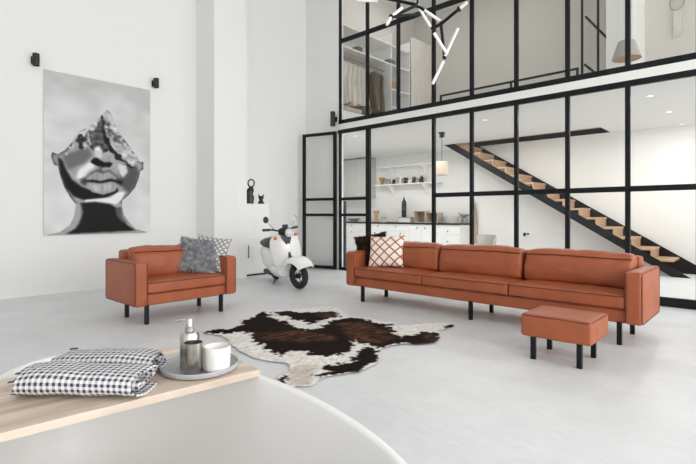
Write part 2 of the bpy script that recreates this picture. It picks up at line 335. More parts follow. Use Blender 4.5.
ART = {'sil': [(0.556, 0.817), (0.585, 0.803), (0.663, 0.685), (0.764, 0.605), (0.858, 0.522), (0.89, 0.49), (0.927, 0.492), (0.927, 0.443), (0.89, 0.421), (0.879, 0.379), (0.837, 0.309), (0.764, 0.253), (0.704, 0.218), (0.704, 0.184), (0.724, 0.124), (0.775, 0.076), (0.847, 0.028), (0.965, 0.005), (0.954, -0.002), (0.026, -0.003), (0.026, 0.003), (0.133, 0.02), (0.218, 0.062), (0.253, 0.112), (0.271, 0.187), (0.218, 0.236), (0.167, 0.297), (0.133, 0.369), (0.116, 0.424), (0.083, 0.429), (0.058, 0.476), (0.067, 0.506), (0.116, 0.497), (0.175, 0.526), (0.236, 0.58), (0.288, 0.647), (0.36, 0.678), (0.415, 0.708), (0.489, 0.761)], 'jawsh': [(0.116, 0.479), (0.15, 0.462), (0.184, 0.403), (0.236, 0.343), (0.324, 0.301), (0.415, 0.278), (0.527, 0.255), (0.604, 0.263), (0.489, 0.234), (0.341, 0.219), (0.253, 0.243), (0.184, 0.297), (0.141, 0.376)], 'cheekL': [(0.15, 0.487), (0.236, 0.517), (0.378, 0.558), (0.415, 0.51), (0.36, 0.462), (0.253, 0.418), (0.201, 0.404)], 'cheekhi': [(0.36, 0.449), (0.415, 0.477), (0.442, 0.434), (0.378, 0.399), (0.324, 0.346), (0.271, 0.356), (0.288, 0.401)], 'neck': [(0.306, 0.2), (0.442, 0.208), (0.585, 0.196), (0.653, 0.17), (0.694, 0.177), (0.704, 0.11), (0.754, 0.056), (0.847, 0.017), (0.184, 0.006), (0.271, 0.042), (0.315, 0.118)], 'neckhi': [(0.262, 0.187), (0.315, 0.193), (0.333, 0.143), (0.297, 0.067), (0.218, 0.031), (0.159, 0.019), (0.236, 0.068), (0.262, 0.124)], 'neckR': [(0.634, 0.164), (0.694, 0.184), (0.714, 0.117), (0.764, 0.07), (0.704, 0.077), (0.653, 0.117)], 'chin': [(0.341, 0.219), (0.442, 0.227), (0.585, 0.239), (0.663, 0.277), (0.734, 0.279), (0.704, 0.231), (0.644, 0.194), (0.546, 0.206), (0.442, 0.211), (0.36, 0.204)], 'ulip': [(0.333, 0.34), (0.397, 0.387), (0.461, 0.415), (0.517, 0.405), (0.575, 0.417), (0.644, 0.39), (0.683, 0.352), (0.585, 0.361), (0.499, 0.345), (0.415, 0.349)], 'mouth': [(0.315, 0.336), (0.415, 0.352), (0.499, 0.345), (0.585, 0.365), (0.704, 0.349), (0.704, 0.332), (0.595, 0.345), (0.499, 0.329), (0.415, 0.333)], 'llip': [(0.369, 0.322), (0.499, 0.326), (0.653, 0.337), (0.624, 0.283), (0.517, 0.258), (0.415, 0.272)], 'underlip': [(0.378, 0.271), (0.517, 0.254), (0.634, 0.283), (0.663, 0.311), (0.663, 0.271), (0.527, 0.235), (0.397, 0.246)], 'mout2': [(0.324, 0.339), (0.397, 0.393), (0.461, 0.422), (0.517, 0.411), (0.585, 0.424), (0.663, 0.384), (0.683, 0.358), (0.634, 0.383), (0.575, 0.41), (0.517, 0.391), (0.461, 0.405), (0.397, 0.38)], 'nose': [(0.397, 0.463), (0.433, 0.491), (0.489, 0.488), (0.527, 0.471), (0.614, 0.468), (0.585, 0.444), (0.508, 0.43), (0.442, 0.45)], 'nosehi': [(0.433, 0.556), (0.489, 0.579), (0.517, 0.529), (0.508, 0.489), (0.442, 0.498)], 'mdark': [(0.47, 0.714), (0.508, 0.772), (0.536, 0.68), (0.556, 0.603), (0.604, 0.547), (0.546, 0.524), (0.47, 0.545), (0.415, 0.542), (0.378, 0.558), (0.297, 0.565), (0.28, 0.596), (0.333, 0.638), (0.397, 0.662), (0.442, 0.679)], 'mdark2': [(0.288, 0.596), (0.324, 0.637), (0.378, 0.647), (0.36, 0.602), (0.341, 0.562), (0.297, 0.559)], 'mlight': [(0.517, 0.77), (0.556, 0.814), (0.604, 0.772), (0.663, 0.685), (0.764, 0.605), (0.868, 0.516), (0.827, 0.466), (0.724, 0.494), (0.634, 0.542), (0.565, 0.604), (0.546, 0.681)], 'mrsh': [(0.517, 0.764), (0.565, 0.736), (0.604, 0.679), (0.663, 0.658), (0.734, 0.616), (0.816, 0.548), (0.704, 0.587), (0.604, 0.633), (0.556, 0.682)], 'ridge': [(0.508, 0.776), (0.527, 0.771), (0.546, 0.694), (0.565, 0.611), (0.624, 0.548), (0.724, 0.494), (0.827, 0.466), (0.816, 0.452), (0.704, 0.473), (0.595, 0.527), (0.536, 0.595), (0.517, 0.679)], 'snowL': [(0.556, 0.817), (0.499, 0.749), (0.452, 0.699), (0.378, 0.66), (0.306, 0.629), (0.253, 0.568), (0.184, 0.52), (0.133, 0.498), (0.184, 0.539), (0.236, 0.586), (0.28, 0.646), (0.36, 0.684), (0.415, 0.715), (0.489, 0.767)], 'cheekR': [(0.724, 0.474), (0.858, 0.461), (0.879, 0.407), (0.837, 0.323), (0.775, 0.273), (0.714, 0.305), (0.694, 0.359), (0.663, 0.411)], 'cheekRhi': [(0.663, 0.465), (0.744, 0.462), (0.764, 0.415), (0.714, 0.373), (0.673, 0.405)], 'crack': [(0.351, 0.563), (0.369, 0.615), (0.397, 0.662), (0.415, 0.651), (0.397, 0.598), (0.378, 0.558)], 'corner': [(0.306, 0.351), (0.351, 0.365), (0.378, 0.341), (0.36, 0.309), (0.315, 0.32)], 'cornerR': [(0.644, 0.37), (0.694, 0.372), (0.724, 0.346), (0.704, 0.312), (0.653, 0.33)], 'philtrum': [(0.47, 0.435), (0.508, 0.437), (0.517, 0.405), (0.48, 0.403)], 'lipL': [(0.397, 0.316), (0.48, 0.322), (0.48, 0.273), (0.433, 0.279)], 'lipR': [(0.527, 0.324), (0.604, 0.326), (0.585, 0.289), (0.527, 0.274)]}
# ------------------------------------------------------------------ the setting
XL, YP, YB, XR, YN, ZC = -7.5, 6.77, 10.9, 4.0, -3.6, 6.6      # left wall, partition, far wall, window wall, near wall, ceiling
ZS0, ZS1 = 2.83, 2.945                                          # mezzanine slab
struct(MB().box((-10.6, YN - .2, -.12), (XR + .3, YB + .2, 0)).build('floor', 'floor', smooth=False))
struct(MB().box((-10.6, YN - .2, ZC), (XR + .3, YB + .2, ZC + .15)).build('ceiling', 'ceil', smooth=False))
struct(MB().box((XL - .25, YN, 0), (XL, YP, ZC)).build('wall_left', 'wall', smooth=False))
struct(MB().box((XL, 4.19, 0), (-6.93, 4.84, ZC)).build('wall_pillar', 'wall', smooth=False))
struct(MB().box((XL, YP, 0), (-6.52, YP + .14, ZC)).build('wall_corner', 'wall', smooth=False))
struct(MB().box((-10.6, YB, 0), (XR, YB + .2, ZS0)).build('wall_far_lower', 'wall_in', smooth=False))
struct(MB().box((-10.6, YB, ZS0), (XR, YB + .2, ZC)).build('wall_far_upper', 'wall_loft', smooth=False))
struct(MB().box((-10.6, YP + .14, 0), (-10.4, YB, ZS0)).build('wall_kitchen_side', 'wall_in', smooth=False))
struct(MB().box((XL - .25, YP + .14, ZS1), (XL, YB, ZC)).build('wall_loft_side', 'wall_loft', smooth=False))
struct(MB().box((XL - .25, YN - .2, 0), (XR + .3, YN, ZC)).build('wall_near', 'wall', smooth=False))
# window wall on the right, out of the picture, with its tall openings (daylight comes through them)
wr = MB(); WINS = [(-3.0, -.9), (-.4, 1.7), (2.2, 4.3), (4.7, 6.5)]; WZ0, WZ1 = .3, 3.5
ys = [YN] + [q for w in WINS for q in w] + [YP + .1]
for i in range(0, len(ys), 2): wr.box((XR, ys[i], 0), (XR + .25, ys[i + 1], ZC))
for a, b in WINS: wr.box((XR, a, 0), (XR + .25, b, WZ0)).box((XR, a, WZ1), (XR + .25, b, ZC))
struct(wr.build('wall_right', 'wall', smooth=False))
for i, (a, b) in enumerate(WINS):
    w = sroot('window_%d' % (i + 3), (XR + .12, (a + b) / 2, WZ0)); hw = (b - a) / 2; hh = WZ1 - WZ0
    fr = MB().box((-.03, -hw, 0), (.03, -hw + .05, hh)).box((-.03, hw - .05, 0), (.03, hw, hh)).box((-.03, -hw, 0), (.03, hw, .05)).box((-.03, -hw, hh - .05), (.03, hw, hh))
    fr.box((-.03, -.025, 0), (.03, .025, hh)).box((-.03, -hw, 2.2), (.03, hw, 2.25)); fr.build('window_frame', 'black', w, smooth=False)
# mezzanine slab with the stairwell left open
SX0, SX1, SY0, SY1 = -6.05, -2.54, 10.0, 10.8
sl = MB().box((-10.4, YP + .14, ZS0), (SX0, YB, ZS1)).box((-6.519, YP, ZS0), (SX0, YP + .14, ZS1)).box((SX1, YP, ZS0), (XR, YB, ZS1)).box((SX0, YP, ZS0), (SX1, SY0, ZS1)).box((SX0, SY1, ZS0), (SX1, YB, ZS1))
struct(sl.build('floor_mezzanine', 'ceil', smooth=False))
t = MB().box((SX0, SY1 - .012, ZS0 + .002), (SX1, SY1, ZS1)).box((SX1 - .012, SY0, ZS0 + .002), (SX1, SY1, ZS1)).box((SX0, SY0, ZS0 + .002), (SX0 + .012, SY1, ZS1)).box((SX0, SY0, ZS0 + .002), (SX1, SY0 + .012, ZS1))
struct(t.build('trim_1', 'black', smooth=False))
# black steel glazed screen, lower storey
MX = [-6.51, -5.80, -5.065, -4.32, -3.612, -2.885, -2.16, -1.43, -.70, .03, .76, 1.49, 2.22, 2.95, 3.68]
MW, MD = .055, .05
s1 = sroot('window_1', (0, YP, 0))
def bar(root, name, x0, x1, z0, z1, d=MD, y=0): return MB().box((x0, y, z0), (x1, y + d, z1)).build(name, 'black', root, smooth=False)
ZT0 = 2.755
bar(s1, 'top_rail', -6.55, XR, ZT0, ZS0)
for i, x in enumerate(MX):
    if i == 2: continue
    w = .10 if i == 1 else (.035 if i == 0 else MW)
    bar(s1, 'mullion', x, x + w, 0, ZT0)
bar(s1, 'mid_rail', -6.475, MX[1], 1.405, 1.46); bar(s1, 'mid_rail', -6.475, MX[1], 1.085, 1.14); bar(s1, 'base_rail', -6.475, MX[1], 0, .06)
for i in range(3, len(MX) - 1):
    x0, x1 = MX[i] + MW, MX[i + 1]
    bar(s1, 'mid_rail', x0, x1, 1.412, 1.482); bar(s1, 'base_rail', x0, x1, 0, .11)
    MB().box((x0, .02, .11), (x1, .028, 1.412)).build('pane', 'glass', s1, smooth=False)
    MB().box((x0, .02, 1.482), (x1, .028, ZT0)).build('pane', 'glass', s1, smooth=False)
for z0, z1 in ((.06, 1.085), (1.14, 1.405), (1.46, ZT0)):
    MB().box((-6.475, .02, z0), (MX[1], .028, z1)).build('pane', 'glass', s1, smooth=False)
# upper storey screen
s2 = sroot('window_2', (0, YP, ZS1))
bar(s2, 'base_rail', -6.52, XR, 0, .08); UZ = ZC - ZS1; UR0, UR1 = 1.64, 1.715
for i, x in enumerate(MX): bar(s2, 'mullion', x, x + (.035 if i == 0 else MW), .08, UZ)
for i in range(len(MX) - 1):
    x0, x1 = MX[i] + (.035 if i == 0 else MW), MX[i + 1]
    bar(s2, 'mid_rail', x0, x1, UR0, UR1)
    MB().box((x0, .02, .08), (x1, .028, UR0)).build('pane', 'glass', s2, smooth=False)
    MB().box((x0, .02, UR1), (x1, .028, UZ)).build('pane', 'glass', s2, smooth=False)
# open glazed door leaf, folded back against the corner wall
hx, hy = -6.535, 6.72; ex_, ey_ = -7.33, 6.53
d1 = sroot('door_1', (hx, hy, 0), math.atan2(ey_ - hy, ex_ - hx)); DW = math.hypot(ex_ - hx, ey_ - hy)
def dbar(n, x0, x1, z0, z1): return MB().box((x0, -.02, z0), (x1, .02, z1)).build(n, 'black', d1, smooth=False)
dbar('stile', 0, .065, .012, 2.8); dbar('stile', DW - .065, DW, .012, 2.8)
for z0, z1 in ((.012, .075), (1.085, 1.14), (1.405, 1.46), (2.74, 2.8)): dbar('rail', .065, DW - .065, z0, z1)
for z0, z1 in ((.075, 1.085), (1.14, 1.405), (1.46, 2.74)): MB().box((.065, -.004, z0), (DW - .065, .004, z1)).build('pane', 'glass', d1, smooth=False)

# ------------------------------------------------------------------ leather seating
def piping_loop(mb, x0, x1, z0, z1, y, r=.0048, cr=.03):
    pts = []
    for cx, cz, a0 in ((x1 - cr, z1 - cr, 0), (x0 + cr, z1 - cr, 90), (x0 + cr, z0 + cr, 180), (x1 - cr, z0 + cr, 270)):
        for k in range(4): a = math.radians(a0 + 30 * k); pts.append((cx + cr * math.cos(a), y, cz + cr * math.sin(a)))
    mb.tube(pts, r, 6, closed=True)
def flat_loop(mb, x0, x1, y0, y1, z, r=.0048, cr=.03, dz=None):
    pts = []
    def seg(a, b, n=8): return [tuple(a[i] + (b[i] - a[i]) * k / n for i in range(2)) for k in range(1, n)]
    cor = []
    for cx, cy, a0 in ((x1 - cr, y1 - cr, 0), (x0 + cr, y1 - cr, 90), (x0 + cr, y0 + cr, 180), (x1 - cr, y0 + cr, 270)):
        cor.append([(cx + cr * math.cos(math.radians(a0 + 30 * k)), cy + cr * math.sin(math.radians(a0 + 30 * k))) for k in range(4)])
    for i in range(4): pts += cor[i] + seg(cor[i][-1], cor[(i + 1) % 4][0])
    mb.tube([(x, y, z + (dz(x, y) if dz else 0)) for x, y in pts], r, 6, closed=True)
def seating(name, label, cat, loc, rz, W, nseat, leg_x, D=.78):
    """front faces local -Y"""
    t = thing(name, label, cat, loc, rz)
    hw = W / 2; aw = .125; z0 = .19; f = -D / 2
    for s in (-1, 1):                                  # arms
        x = s * (hw - aw / 2)
        a = MB().rbox((x, 0, (z0 + .632) / 2), (aw / 2, D / 2, (.632 - z0) / 2), .022, (.004, .003, .006), .003, s * 3 + W).build('arm', 'leather', t)
        p = MB()
        piping_loop_x(p, x + s * aw / 2 * .97, f + .008, -f - .008, z0 + .008, .624)
        piping_loop_x(p, x - s * aw / 2 * .97, f + .008, -f - .008, z0 + .008, .624)
        p.build('piping', 'piping', a)
    iw = hw - aw
    MB().rbox((0, .01, .245), (iw, D / 2 - .025, .058), .014, (0, .003, 0), .002, 5, n=24).build('base', 'leather', t)
    bf = MB().rbox((0, D / 2 - .085, .46), (iw, .075, .262), .03, (0, .004, .004), .004, 8, n=24).build('back_frame', 'leather', t)
    sw = 2 * iw / nseat
    for i in range(nseat):
        cx = -iw + sw * (i + .5); hx = sw / 2 - .004; zc = .366; hz = .062
        c = MB().rbox((cx, -.075, zc), (hx, D / 2 - .09, hz), .022, (.0, .008, .017), .006, i + W, n=18).build('seat_cushion', 'leather', t)
        p = MB(); flat_loop(p, cx - hx + .004, cx + hx - .004, f + .0085, .22, zc + hz - .010, .0048, .03); flat_loop(p, cx - hx + .004, cx + hx - .004, f + .0085, .22, zc - hz + .010, .0048, .03)
        p.build('piping', 'piping', c)
        # leaning back cushion
        bh = .161; th = .085; lean = .16; zb = .435
        def fn(q, s=i):
            x, y, z = q; k = (z + bh) / (2 * bh)
            sag = -.008 * max(0, k) * math.cos(x / hx * PI / 2 * 1.1 + s) ** 2 - .008 * max(0, k) * (abs(x) / hx) ** 6
            bulge = .02 * math.sin(PI * min(1, max(0, k))) if y < 0 else 0
            return (x * (1 - .012 * k), y - bulge + lean * (z + bh) * .9 + .01 * noise.noise(Vector((x * 3 + s * 5, z * 5, W))), z + sag)
        bcx, bcy, bcz = cx, D / 2 - .32, zb + bh
        b = MB().rbox((bcx, bcy, bcz), (hx - .012, th, bh), .035, (.006, .03, .012), .012, i * 2 + W, n=20, fn=fn).build('back_cushion', 'leather', t)
        p = MB(); hx2 = hx - .02; path = []
        for k in range(25):
            x = -hx2 + 2 * hx2 * k / 24; q = fn((x, -th - .026 * max(0, 1 - (x / hx) ** 4), bh - .042)); path.append((bcx + q[0], bcy + q[1] - .004, bcz + q[2]))
        p.tube(path, .006, 6); p.build('piping', 'piping', b)
    for lx in leg_x:
        for ly in (-.35, .14):
            MB().box((lx - .018, ly - .018, 0), (lx + .018, ly + .018, z0 + .01)).build('leg', 'black', t, smooth=False)
    return t
def piping_loop_x(mb, x, y0, y1, z0, z1, r=.0048, cr=.03):
    pts = []
    for cy, cz, a0 in ((y1 - cr, z1 - cr, 0), (y0 + cr, z1 - cr, 90), (y0 + cr, z0 + cr, 180), (y1 - cr, z0 + cr, 270)):
        for k in range(4): a = math.radians(a0 + 30 * k); pts.append((x, cy + cr * math.cos(a), cz + cr * math.sin(a)))
    mb.tube(pts, r, 6, closed=True)
sofa = seating('leather_sofa', 'long cognac brown leather sofa with three seat cushions in front of the black glazed screen', 'sofa', (-2.495, 4.865, 0), 0, 3.35, 3, (-1.42, .10, 1.50))
love = seating('leather_loveseat', 'short cognac brown leather loveseat below the large face artwork', 'loveseat', (-5.07, 2.535, 0), PI / 2, 1.17, 1, (-.455, .405))
ot = thing('leather_ottoman', 'small square cognac leather ottoman in front of the right end of the sofa', 'ottoman', (-1.225, 3.825, 0))
ob = MB().rbox((0, 0, .26), (.255, .225, .085), .02, (.004, .004, .012), .004, 4, n=14).build('seat', 'leather', ot)
p = MB(); flat_loop(p, -.252, .252, -.222, .222, .336, .0048, .03); p.build('piping', 'piping', ob)
for x in (-.165, .17):
    for y in (-.2, .15): MB().box((x - .017, y - .017, 0), (x + .017, y + .017, .185)).build('leg', 'black', ot, smooth=False)

# ------------------------------------------------------------------ cushions lying on the seating
def pillow_mb(w, h, t, seed=0, n=26, wr=.006):
    mb = MB(); vs = []; fs = []
    for side in (-1, 1):
        for j in range(n + 1):
            for i in range(n + 1):
                u, v = -1 + 2 * i / n, -1 + 2 * j / n
                x = u * w / 2 * (1 - .07 * (1 - v * v)); z = v * h / 2 * (1 - .07 * (1 - u * u))
                y = side * t / 2 * (max(0, (1 - u * u) * (1 - v * v))) ** .42
                k = (1 - u ** 6) * (1 - v ** 6)
                y += wr * k * noise.noise(Vector((x * 9 + seed, z * 9, side)))
                vs.append((x, y, z + h / 2))
    m = (n + 1) ** 2
    def id_(s, i, j):
        if i in (0, n) or j in (0, n): return j * (n + 1) + i
        return s * m + j * (n + 1) + i
    for s in (0, 1):
        for j in range(n):
            for i in range(n):
                q = (id_(s, i, j), id_(s, i + 1, j), id_(s, i + 1, j + 1), id_(s, i, j + 1)); fs.append(q if s == 0 else q[::-1])
    return mb.add(vs, fs)
def clean(o):
    bm = bmesh.new(); bm.from_mesh(o.data); bmesh.ops.delete(bm, geom=[v for v in bm.verts if not v.link_faces], context='VERTS'); bm.to_mesh(o.data); bm.free(); return o
def fur_mb(w, h, t, count, length, seed):
    """short hairs standing out of a pillow surface"""
    r = random.Random(seed); vs = []; fs = []
    for _ in range(count):
        u, v = r.uniform(-1, 1), r.uniform(-1, 1); s = r.choice((-1, -1, -1, 1))
        x = u * w / 2 * (1 - .07 * (1 - v * v)); z = v * h / 2 * (1 - .07 * (1 - u * u)); y = s * t / 2 * (max(0, (1 - u * u) * (1 - v * v))) ** .42
        nv = Vector((u * .7 + r.uniform(-.6, .6), s * .55 + r.uniform(-.3, .3), v * .7 - .35 + r.uniform(-.6, .6))).normalized()
        L = length * r.uniform(.6, 1.3); p = Vector((x, y, z + h / 2)); sd = nv.cross(Vector((r.uniform(-1, 1), r.uniform(-1, 1), r.uniform(-1, 1)))).normalized() * .0022
        mid = p + nv * L * .55; tip = p + nv * L + Vector((0, 0, -L * .3)); b = len(vs)
        vs += [p - sd, p + sd, mid + sd * .8, mid - sd * .8, tip]; fs += [(b, b + 1, b + 2, b + 3), (b + 3, b + 2, b + 4)]
    return MB().add(vs, fs)
def pillow(name, label, m, w, h, t, px, pz, rz, lean, roll=0, seed=0, fur=0, furmat=None):
    o = thing(name, label, 'cushion', (px[0], px[1], pz), 0); o.rotation_euler = (0, 0, 0)
    o.rotation_mode = 'QUATERNION'
    o.rotation_quaternion = (Matrix.Rotation(rz, 3, 'Z') @ Matrix.Rotation(-lean, 3, 'X') @ Matrix.Rotation(roll, 3, 'Y')).to_quaternion()
    c = clean(pillow_mb(w, h, t, seed).build('cover', m, o, angle=80))
    if fur: fur_mb(w, h, t, fur, .03, seed).build('fur', furmat or m, c, smooth=False)['kind'] = 'stuff'
    return o
b0 = onZ(388, 269, .45)
pillow('lattice_cushion', 'white cushion with a rust brown diamond lattice on the left end of the long sofa', 'lattice', .48, .43, .15, (-3.685, 4.69), .441, .30, .36, -.07, 3)
pillow('brown_fur_cushion', 'dark brown furry cushion leaning in the left corner of the long sofa', 'furbrown', .44, .42, .14, (-3.955, 4.80), .452, .50, .26, -.2, 5, 4200)
pillow('grey_fur_cushion', 'grey long-haired fur cushion on the right half of the loveseat', 'furgrey', .46, .42, .15, (-4.95, 2.75), .445, 1.12, .42, .18, 8, 5200)
pillow('dotted_cushion', 'grey cushion with white dots behind the fur cushion on the loveseat', 'dots', .44, .43, .12, (-4.97, 2.89), .45, .62, .34, .14, 9)

# ------------------------------------------------------------------ cowhide rug
def inside(p, poly):
    x, y = p; r = False; n = len(poly); j = n - 1
    for i in range(n):
        xi, yi = poly[i]; xj, yj = poly[j]
        if (yi > y) != (yj > y) and x < (xj - xi) * (y - yi) / (yj - yi) + xi: r = not r
        j = i
    return r
def inside_np(X, Y, poly):
    r = np.zeros(X.shape, bool); n = len(poly); j = n - 1
    for i in range(n):
        xi, yi = poly[i]; xj, yj = poly[j]
        if yi != yj: r ^= ((yi > Y) != (yj > Y)) & (X < (xj - xi) * (Y - yi) / (yj - yi) + xi)
        j = i
    return r
def blur(a, k):
    for _ in range(k):
        b = np.pad(a, 1, mode='edge'); a = (b[:-2, 1:-1] + b[2:, 1:-1] + b[1:-1, :-2] + b[1:-1, 2:] + 2 * b[1:-1, 1:-1]) / 6
    return a
def vnoise(shape, cells, seed):
    g = np.random.default_rng(seed).random((cells[0] + 2, cells[1] + 2)); h, w = shape
    yy = np.linspace(0, cells[0], h); xx = np.linspace(0, cells[1], w); yi = yy.astype(int); xi = xx.astype(int)
    fy = (yy - yi)[:, None]; fx = (xx - xi)[None, :]; fy = fy * fy * (3 - 2 * fy); fx = fx * fx * (3 - 2 * fx)
    a = g[yi][:, xi]; b = g[yi][:, xi + 1]; c = g[yi + 1][:, xi]; d = g[yi + 1][:, xi + 1]
    return (a * (1 - fx) + b * fx) * (1 - fy) + (c * (1 - fx) + d * fx) * fy
def slin(a): return np.where(a <= .04045, a / 12.92, ((np.maximum(a, 0) + .055) / 1.055) ** 2.4)
def set_col(me, cols):
    at = me.color_attributes.new('Col', 'FLOAT_COLOR', 'POINT'); at.data.foreach_set('color', np.ascontiguousarray(cols, np.float32).ravel())
RS = .0085
x0, x1 = -4.36, -2.12; y0, y1 = 1.88, 4.25
gx = np.arange(x0, x1, RS); gy = np.arange(y0, y1, RS); GX, GY = np.meshgrid(gx, gy); sh = GX.shape
n1 = vnoise(sh, (46, 44), 1) - .5; n2 = vnoise(sh, (46, 44), 2) - .5; n3 = vnoise(sh, (110, 104), 3) - .5; n4 = vnoise(sh, (110, 104), 4) - .5
EX = GX + n1 * .025; EY = GY + n2 * .03
mask = inside_np(EX, EY, RUG_OUTLINE)
PX_ = GX + n1 * .07 + n3 * .05; PY_ = GY + n2 * .09 + n4 * .07
dark = np.zeros(sh)
for pl in RUG_DARK: dark = np.maximum(dark, inside_np(PX_, PY_, pl).astype(float))
brown = np.zeros(sh)
for pl in RUG_BROWN: brown = np.maximum(brown, inside_np(GX, GY, pl).astype(float))
brown = np.clip(blur(brown, 22) * (.05 + 1.25 * vnoise(sh, (30, 70), 9)), 0, 1)
beige = blur(inside_np(GX, GY, RUG_BEIGE).astype(float), 6)
dark = np.clip(blur(dark, 1), 0, 1)[..., None]
white = np.array([228, 225, 220]) / 255.; bei = np.array([206, 196, 184]) / 255.; dk = np.array([27, 19, 16]) / 255.; br = np.array([86, 56, 40]) / 255.
wcol = white * (1 - beige[..., None]) + bei * beige[..., None]; wcol = wcol * (1 + (vnoise(sh, (60, 60), 12)[..., None] - .5) * .07)
dcol = dk * (1 - brown[..., None]) + br * brown[..., None]; dcol = dcol * (.8 + .4 * vnoise(sh, (130, 50), 14)[..., None])
col = slin(wcol * (1 - dark) + dcol * dark)
ids = -np.ones(sh, int); vs = []; cs = []; fs = []
fm = mask[:-1, :-1] & mask[1:, :-1] & mask[:-1, 1:] & mask[1:, 1:]
ripple = .004 + .006 * vnoise(sh, (9, 9), 20)
for j, i in np.argwhere(fm):
    q = []
    for b, a in ((j, i), (j, i + 1), (j + 1, i + 1), (j + 1, i)):
        if ids[b, a] < 0: ids[b, a] = len(vs); vs.append((GX[b, a] + 3.2, GY[b, a] - 3.0, .001 + ripple[b, a] * .8)); cs.append((*col[b, a], 1))
        q.append(int(ids[b, a]))
    fs.append(tuple(q))
M['hide'] = attr_mat('cowhide', .85, .06, .3, 60, (1, .4, 1))
rug = MB().add(vs, fs).build('cowhide_rug', 'hide', loc=(-3.2, 3.0, .006)); set_col(rug.data, np.array(cs))
sd = rug.modifiers.new('thick', 'SOLIDIFY'); sd.thickness = .004; sd.offset = -1
tag(rug, 'brown black and white cowhide rug lying on the concrete floor', 'rug')

# ------------------------------------------------------------------ artwork on the left wall: grey painting of half a face broken off into a mountain peak
AY0, AY1, AZ0, AZ1 = 1.862, 3.35, .826, 3.138
H_, W_ = 372, 240
vv, uu = np.meshgrid(np.linspace(0, 1, H_), np.linspace(0, 1, W_), indexing='ij')
w1 = vnoise((H_, W_), (40, 26), 31) - .5; w2 = vnoise((H_, W_), (40, 26), 32) - .5; w3 = vnoise((H_, W_), (110, 70), 33) - .5
img = .85 - .05 * vv + .07 * (vnoise((H_, W_), (9, 5), 34) - .5) + .05 * (vnoise((H_, W_), (22, 9), 35) - .5) - .05 * np.clip((vv - .8) * 5, 0, 1)
def lay(key, val, soft, strength=1.0, rough=.0, inner=True):
    global img
    m = inside_np(uu + w1 * rough, vv + w2 * rough, ART[key]).astype(float); m = blur(m, soft) if soft else m
    if inner and key != 'sil': m = m * SIL
    m = m * strength; img = img * (1 - m) + val * m
SIL = blur(inside_np(uu, vv, ART['sil']).astype(float), 1)
img = img * (1 - SIL) + (.64 + .08 * w1) * SIL
edge0 = np.clip(SIL - blur(SIL, 60), 0, 1); img = img - .75 * edge0 * (vv < .62) * (vv > .2)
lay('cheekL', .40, 26, .9); lay('cheekhi', .92, 18); lay('cheekR', .30, 26, .9); lay('cheekRhi', .84, 14)
lay('jawsh', .08, 16); lay('jawsh', .08, 7, .5); lay('underlip', .08, 8); lay('chin', .92, 7); lay('neck', .11, 9); lay('neckhi', .66, 16, .8); lay('neckR', .45, 14, .7)
lay('ulip', .56, 5); lay('ulip', .72, 16, .8); lay('llip', .68, 5); lay('lipL', .84, 16, .9); lay('lipR', .80, 16, .9); lay('corner', .16, 12, .7); lay('cornerR', .16, 12, .7); lay('mouth', .08, 4, .9); lay('mout2', .2, 6, .5); lay('philtrum', .3, 6, .7)
lay('nose', .07, 5, 1, .02); lay('nose', .06, 3, .5); lay('mdark', .32, 4, 1, .05); lay('nosehi', .82, 14, 1.0); lay('mdark2', .14, 6, .9, .08)
lay('mlight', .74, 2, 1, .04); lay('mrsh', .36, 8, .9, .08); lay('ridge', .10, 3, .9, .04); lay('snowL', .86, 3, .8, .07); lay('crack', .82, 3, .7, .09)
lips = blur(np.maximum(inside_np(uu, vv, ART['llip']), inside_np(uu, vv, ART['ulip'])).astype(float), 4); img = img * (1 - lips * .16 * vnoise((H_, W_), (14, 110), 41))
tex = np.clip(blur(inside_np(uu, vv, ART['mdark']).astype(float) + inside_np(uu, vv, ART['mlight']).astype(float), 3), 0, 1)
strat = vnoise((H_, W_), (60, 22), 42) - .5
img = img + tex * (.10 * w3 + .16 * w1 + .22 * strat); img = np.clip(img, .05, .93)
cv = thing('artwork_canvas', 'tall grey painting of half a face turning into a mountain peak on the left wall', 'painting', (XL, (AY0 + AY1) / 2, (AZ0 + AZ1) / 2))
hw, hh = (AY1 - AY0) / 2, (AZ1 - AZ0) / 2
bev(MB().box((.002, -hw, -hh), (.028, hw, hh)).build('canvas', 'offwhite', cv, smooth=False), .003)
vs = [(.0292, -hw + 2 * hw * u, -hh + 2 * hh * v) for v, u in zip(vv.ravel(), uu.ravel())]
fs = [(j * W_ + i, j * W_ + i + 1, (j + 1) * W_ + i + 1, (j + 1) * W_ + i) for j in range(H_ - 1) for i in range(W_ - 1)]
M['paint'] = attr_mat('grey_paint', .7, .2)
pt = MB().add(vs, fs).build('painting', 'paint', cv); g = slin(img).ravel(); set_col(pt.data, np.stack([g * .985, g, g * 1.005, np.ones_like(g)], 1))

# ------------------------------------------------------------------ wall lamps
def sconce(label, loc, rz, h, r, arm):
    t = thing('wall_lamp', label, 'wall lamp', loc, rz)
    bev(MB().box((.0, -.045, -.05), (.014, .045, .05)).build('back_plate', 'plastic', t, smooth=False), .003)
    MB().tube([(.01, 0, 0), (arm, 0, 0)], .016, 12).build('arm', 'plastic', t)
    MB().lathe([(r * .86, -h / 2 + .012), (r * .86, -h / 2), (r, -h / 2), (r, h / 2), (r * .86, h / 2), (r * .86, h / 2 - .012)], (arm + r * .7, 0, 0), 28).build('lamp_body', 'plastic', t)
sconce('black up-and-down wall lamp above the upper left corner of the face painting', (XL, 1.76, 3.235), 0, .165, .042, .045)
sconce('black up-and-down wall lamp above the upper right corner of the face painting', (XL, 3.43, 3.262), 0, .150, .042, .045)
sconce('black wall lamp on the corner wall above the open glazed door leaf', (-6.60, YP, 3.055), -PI / 2, .29, .05, .05)

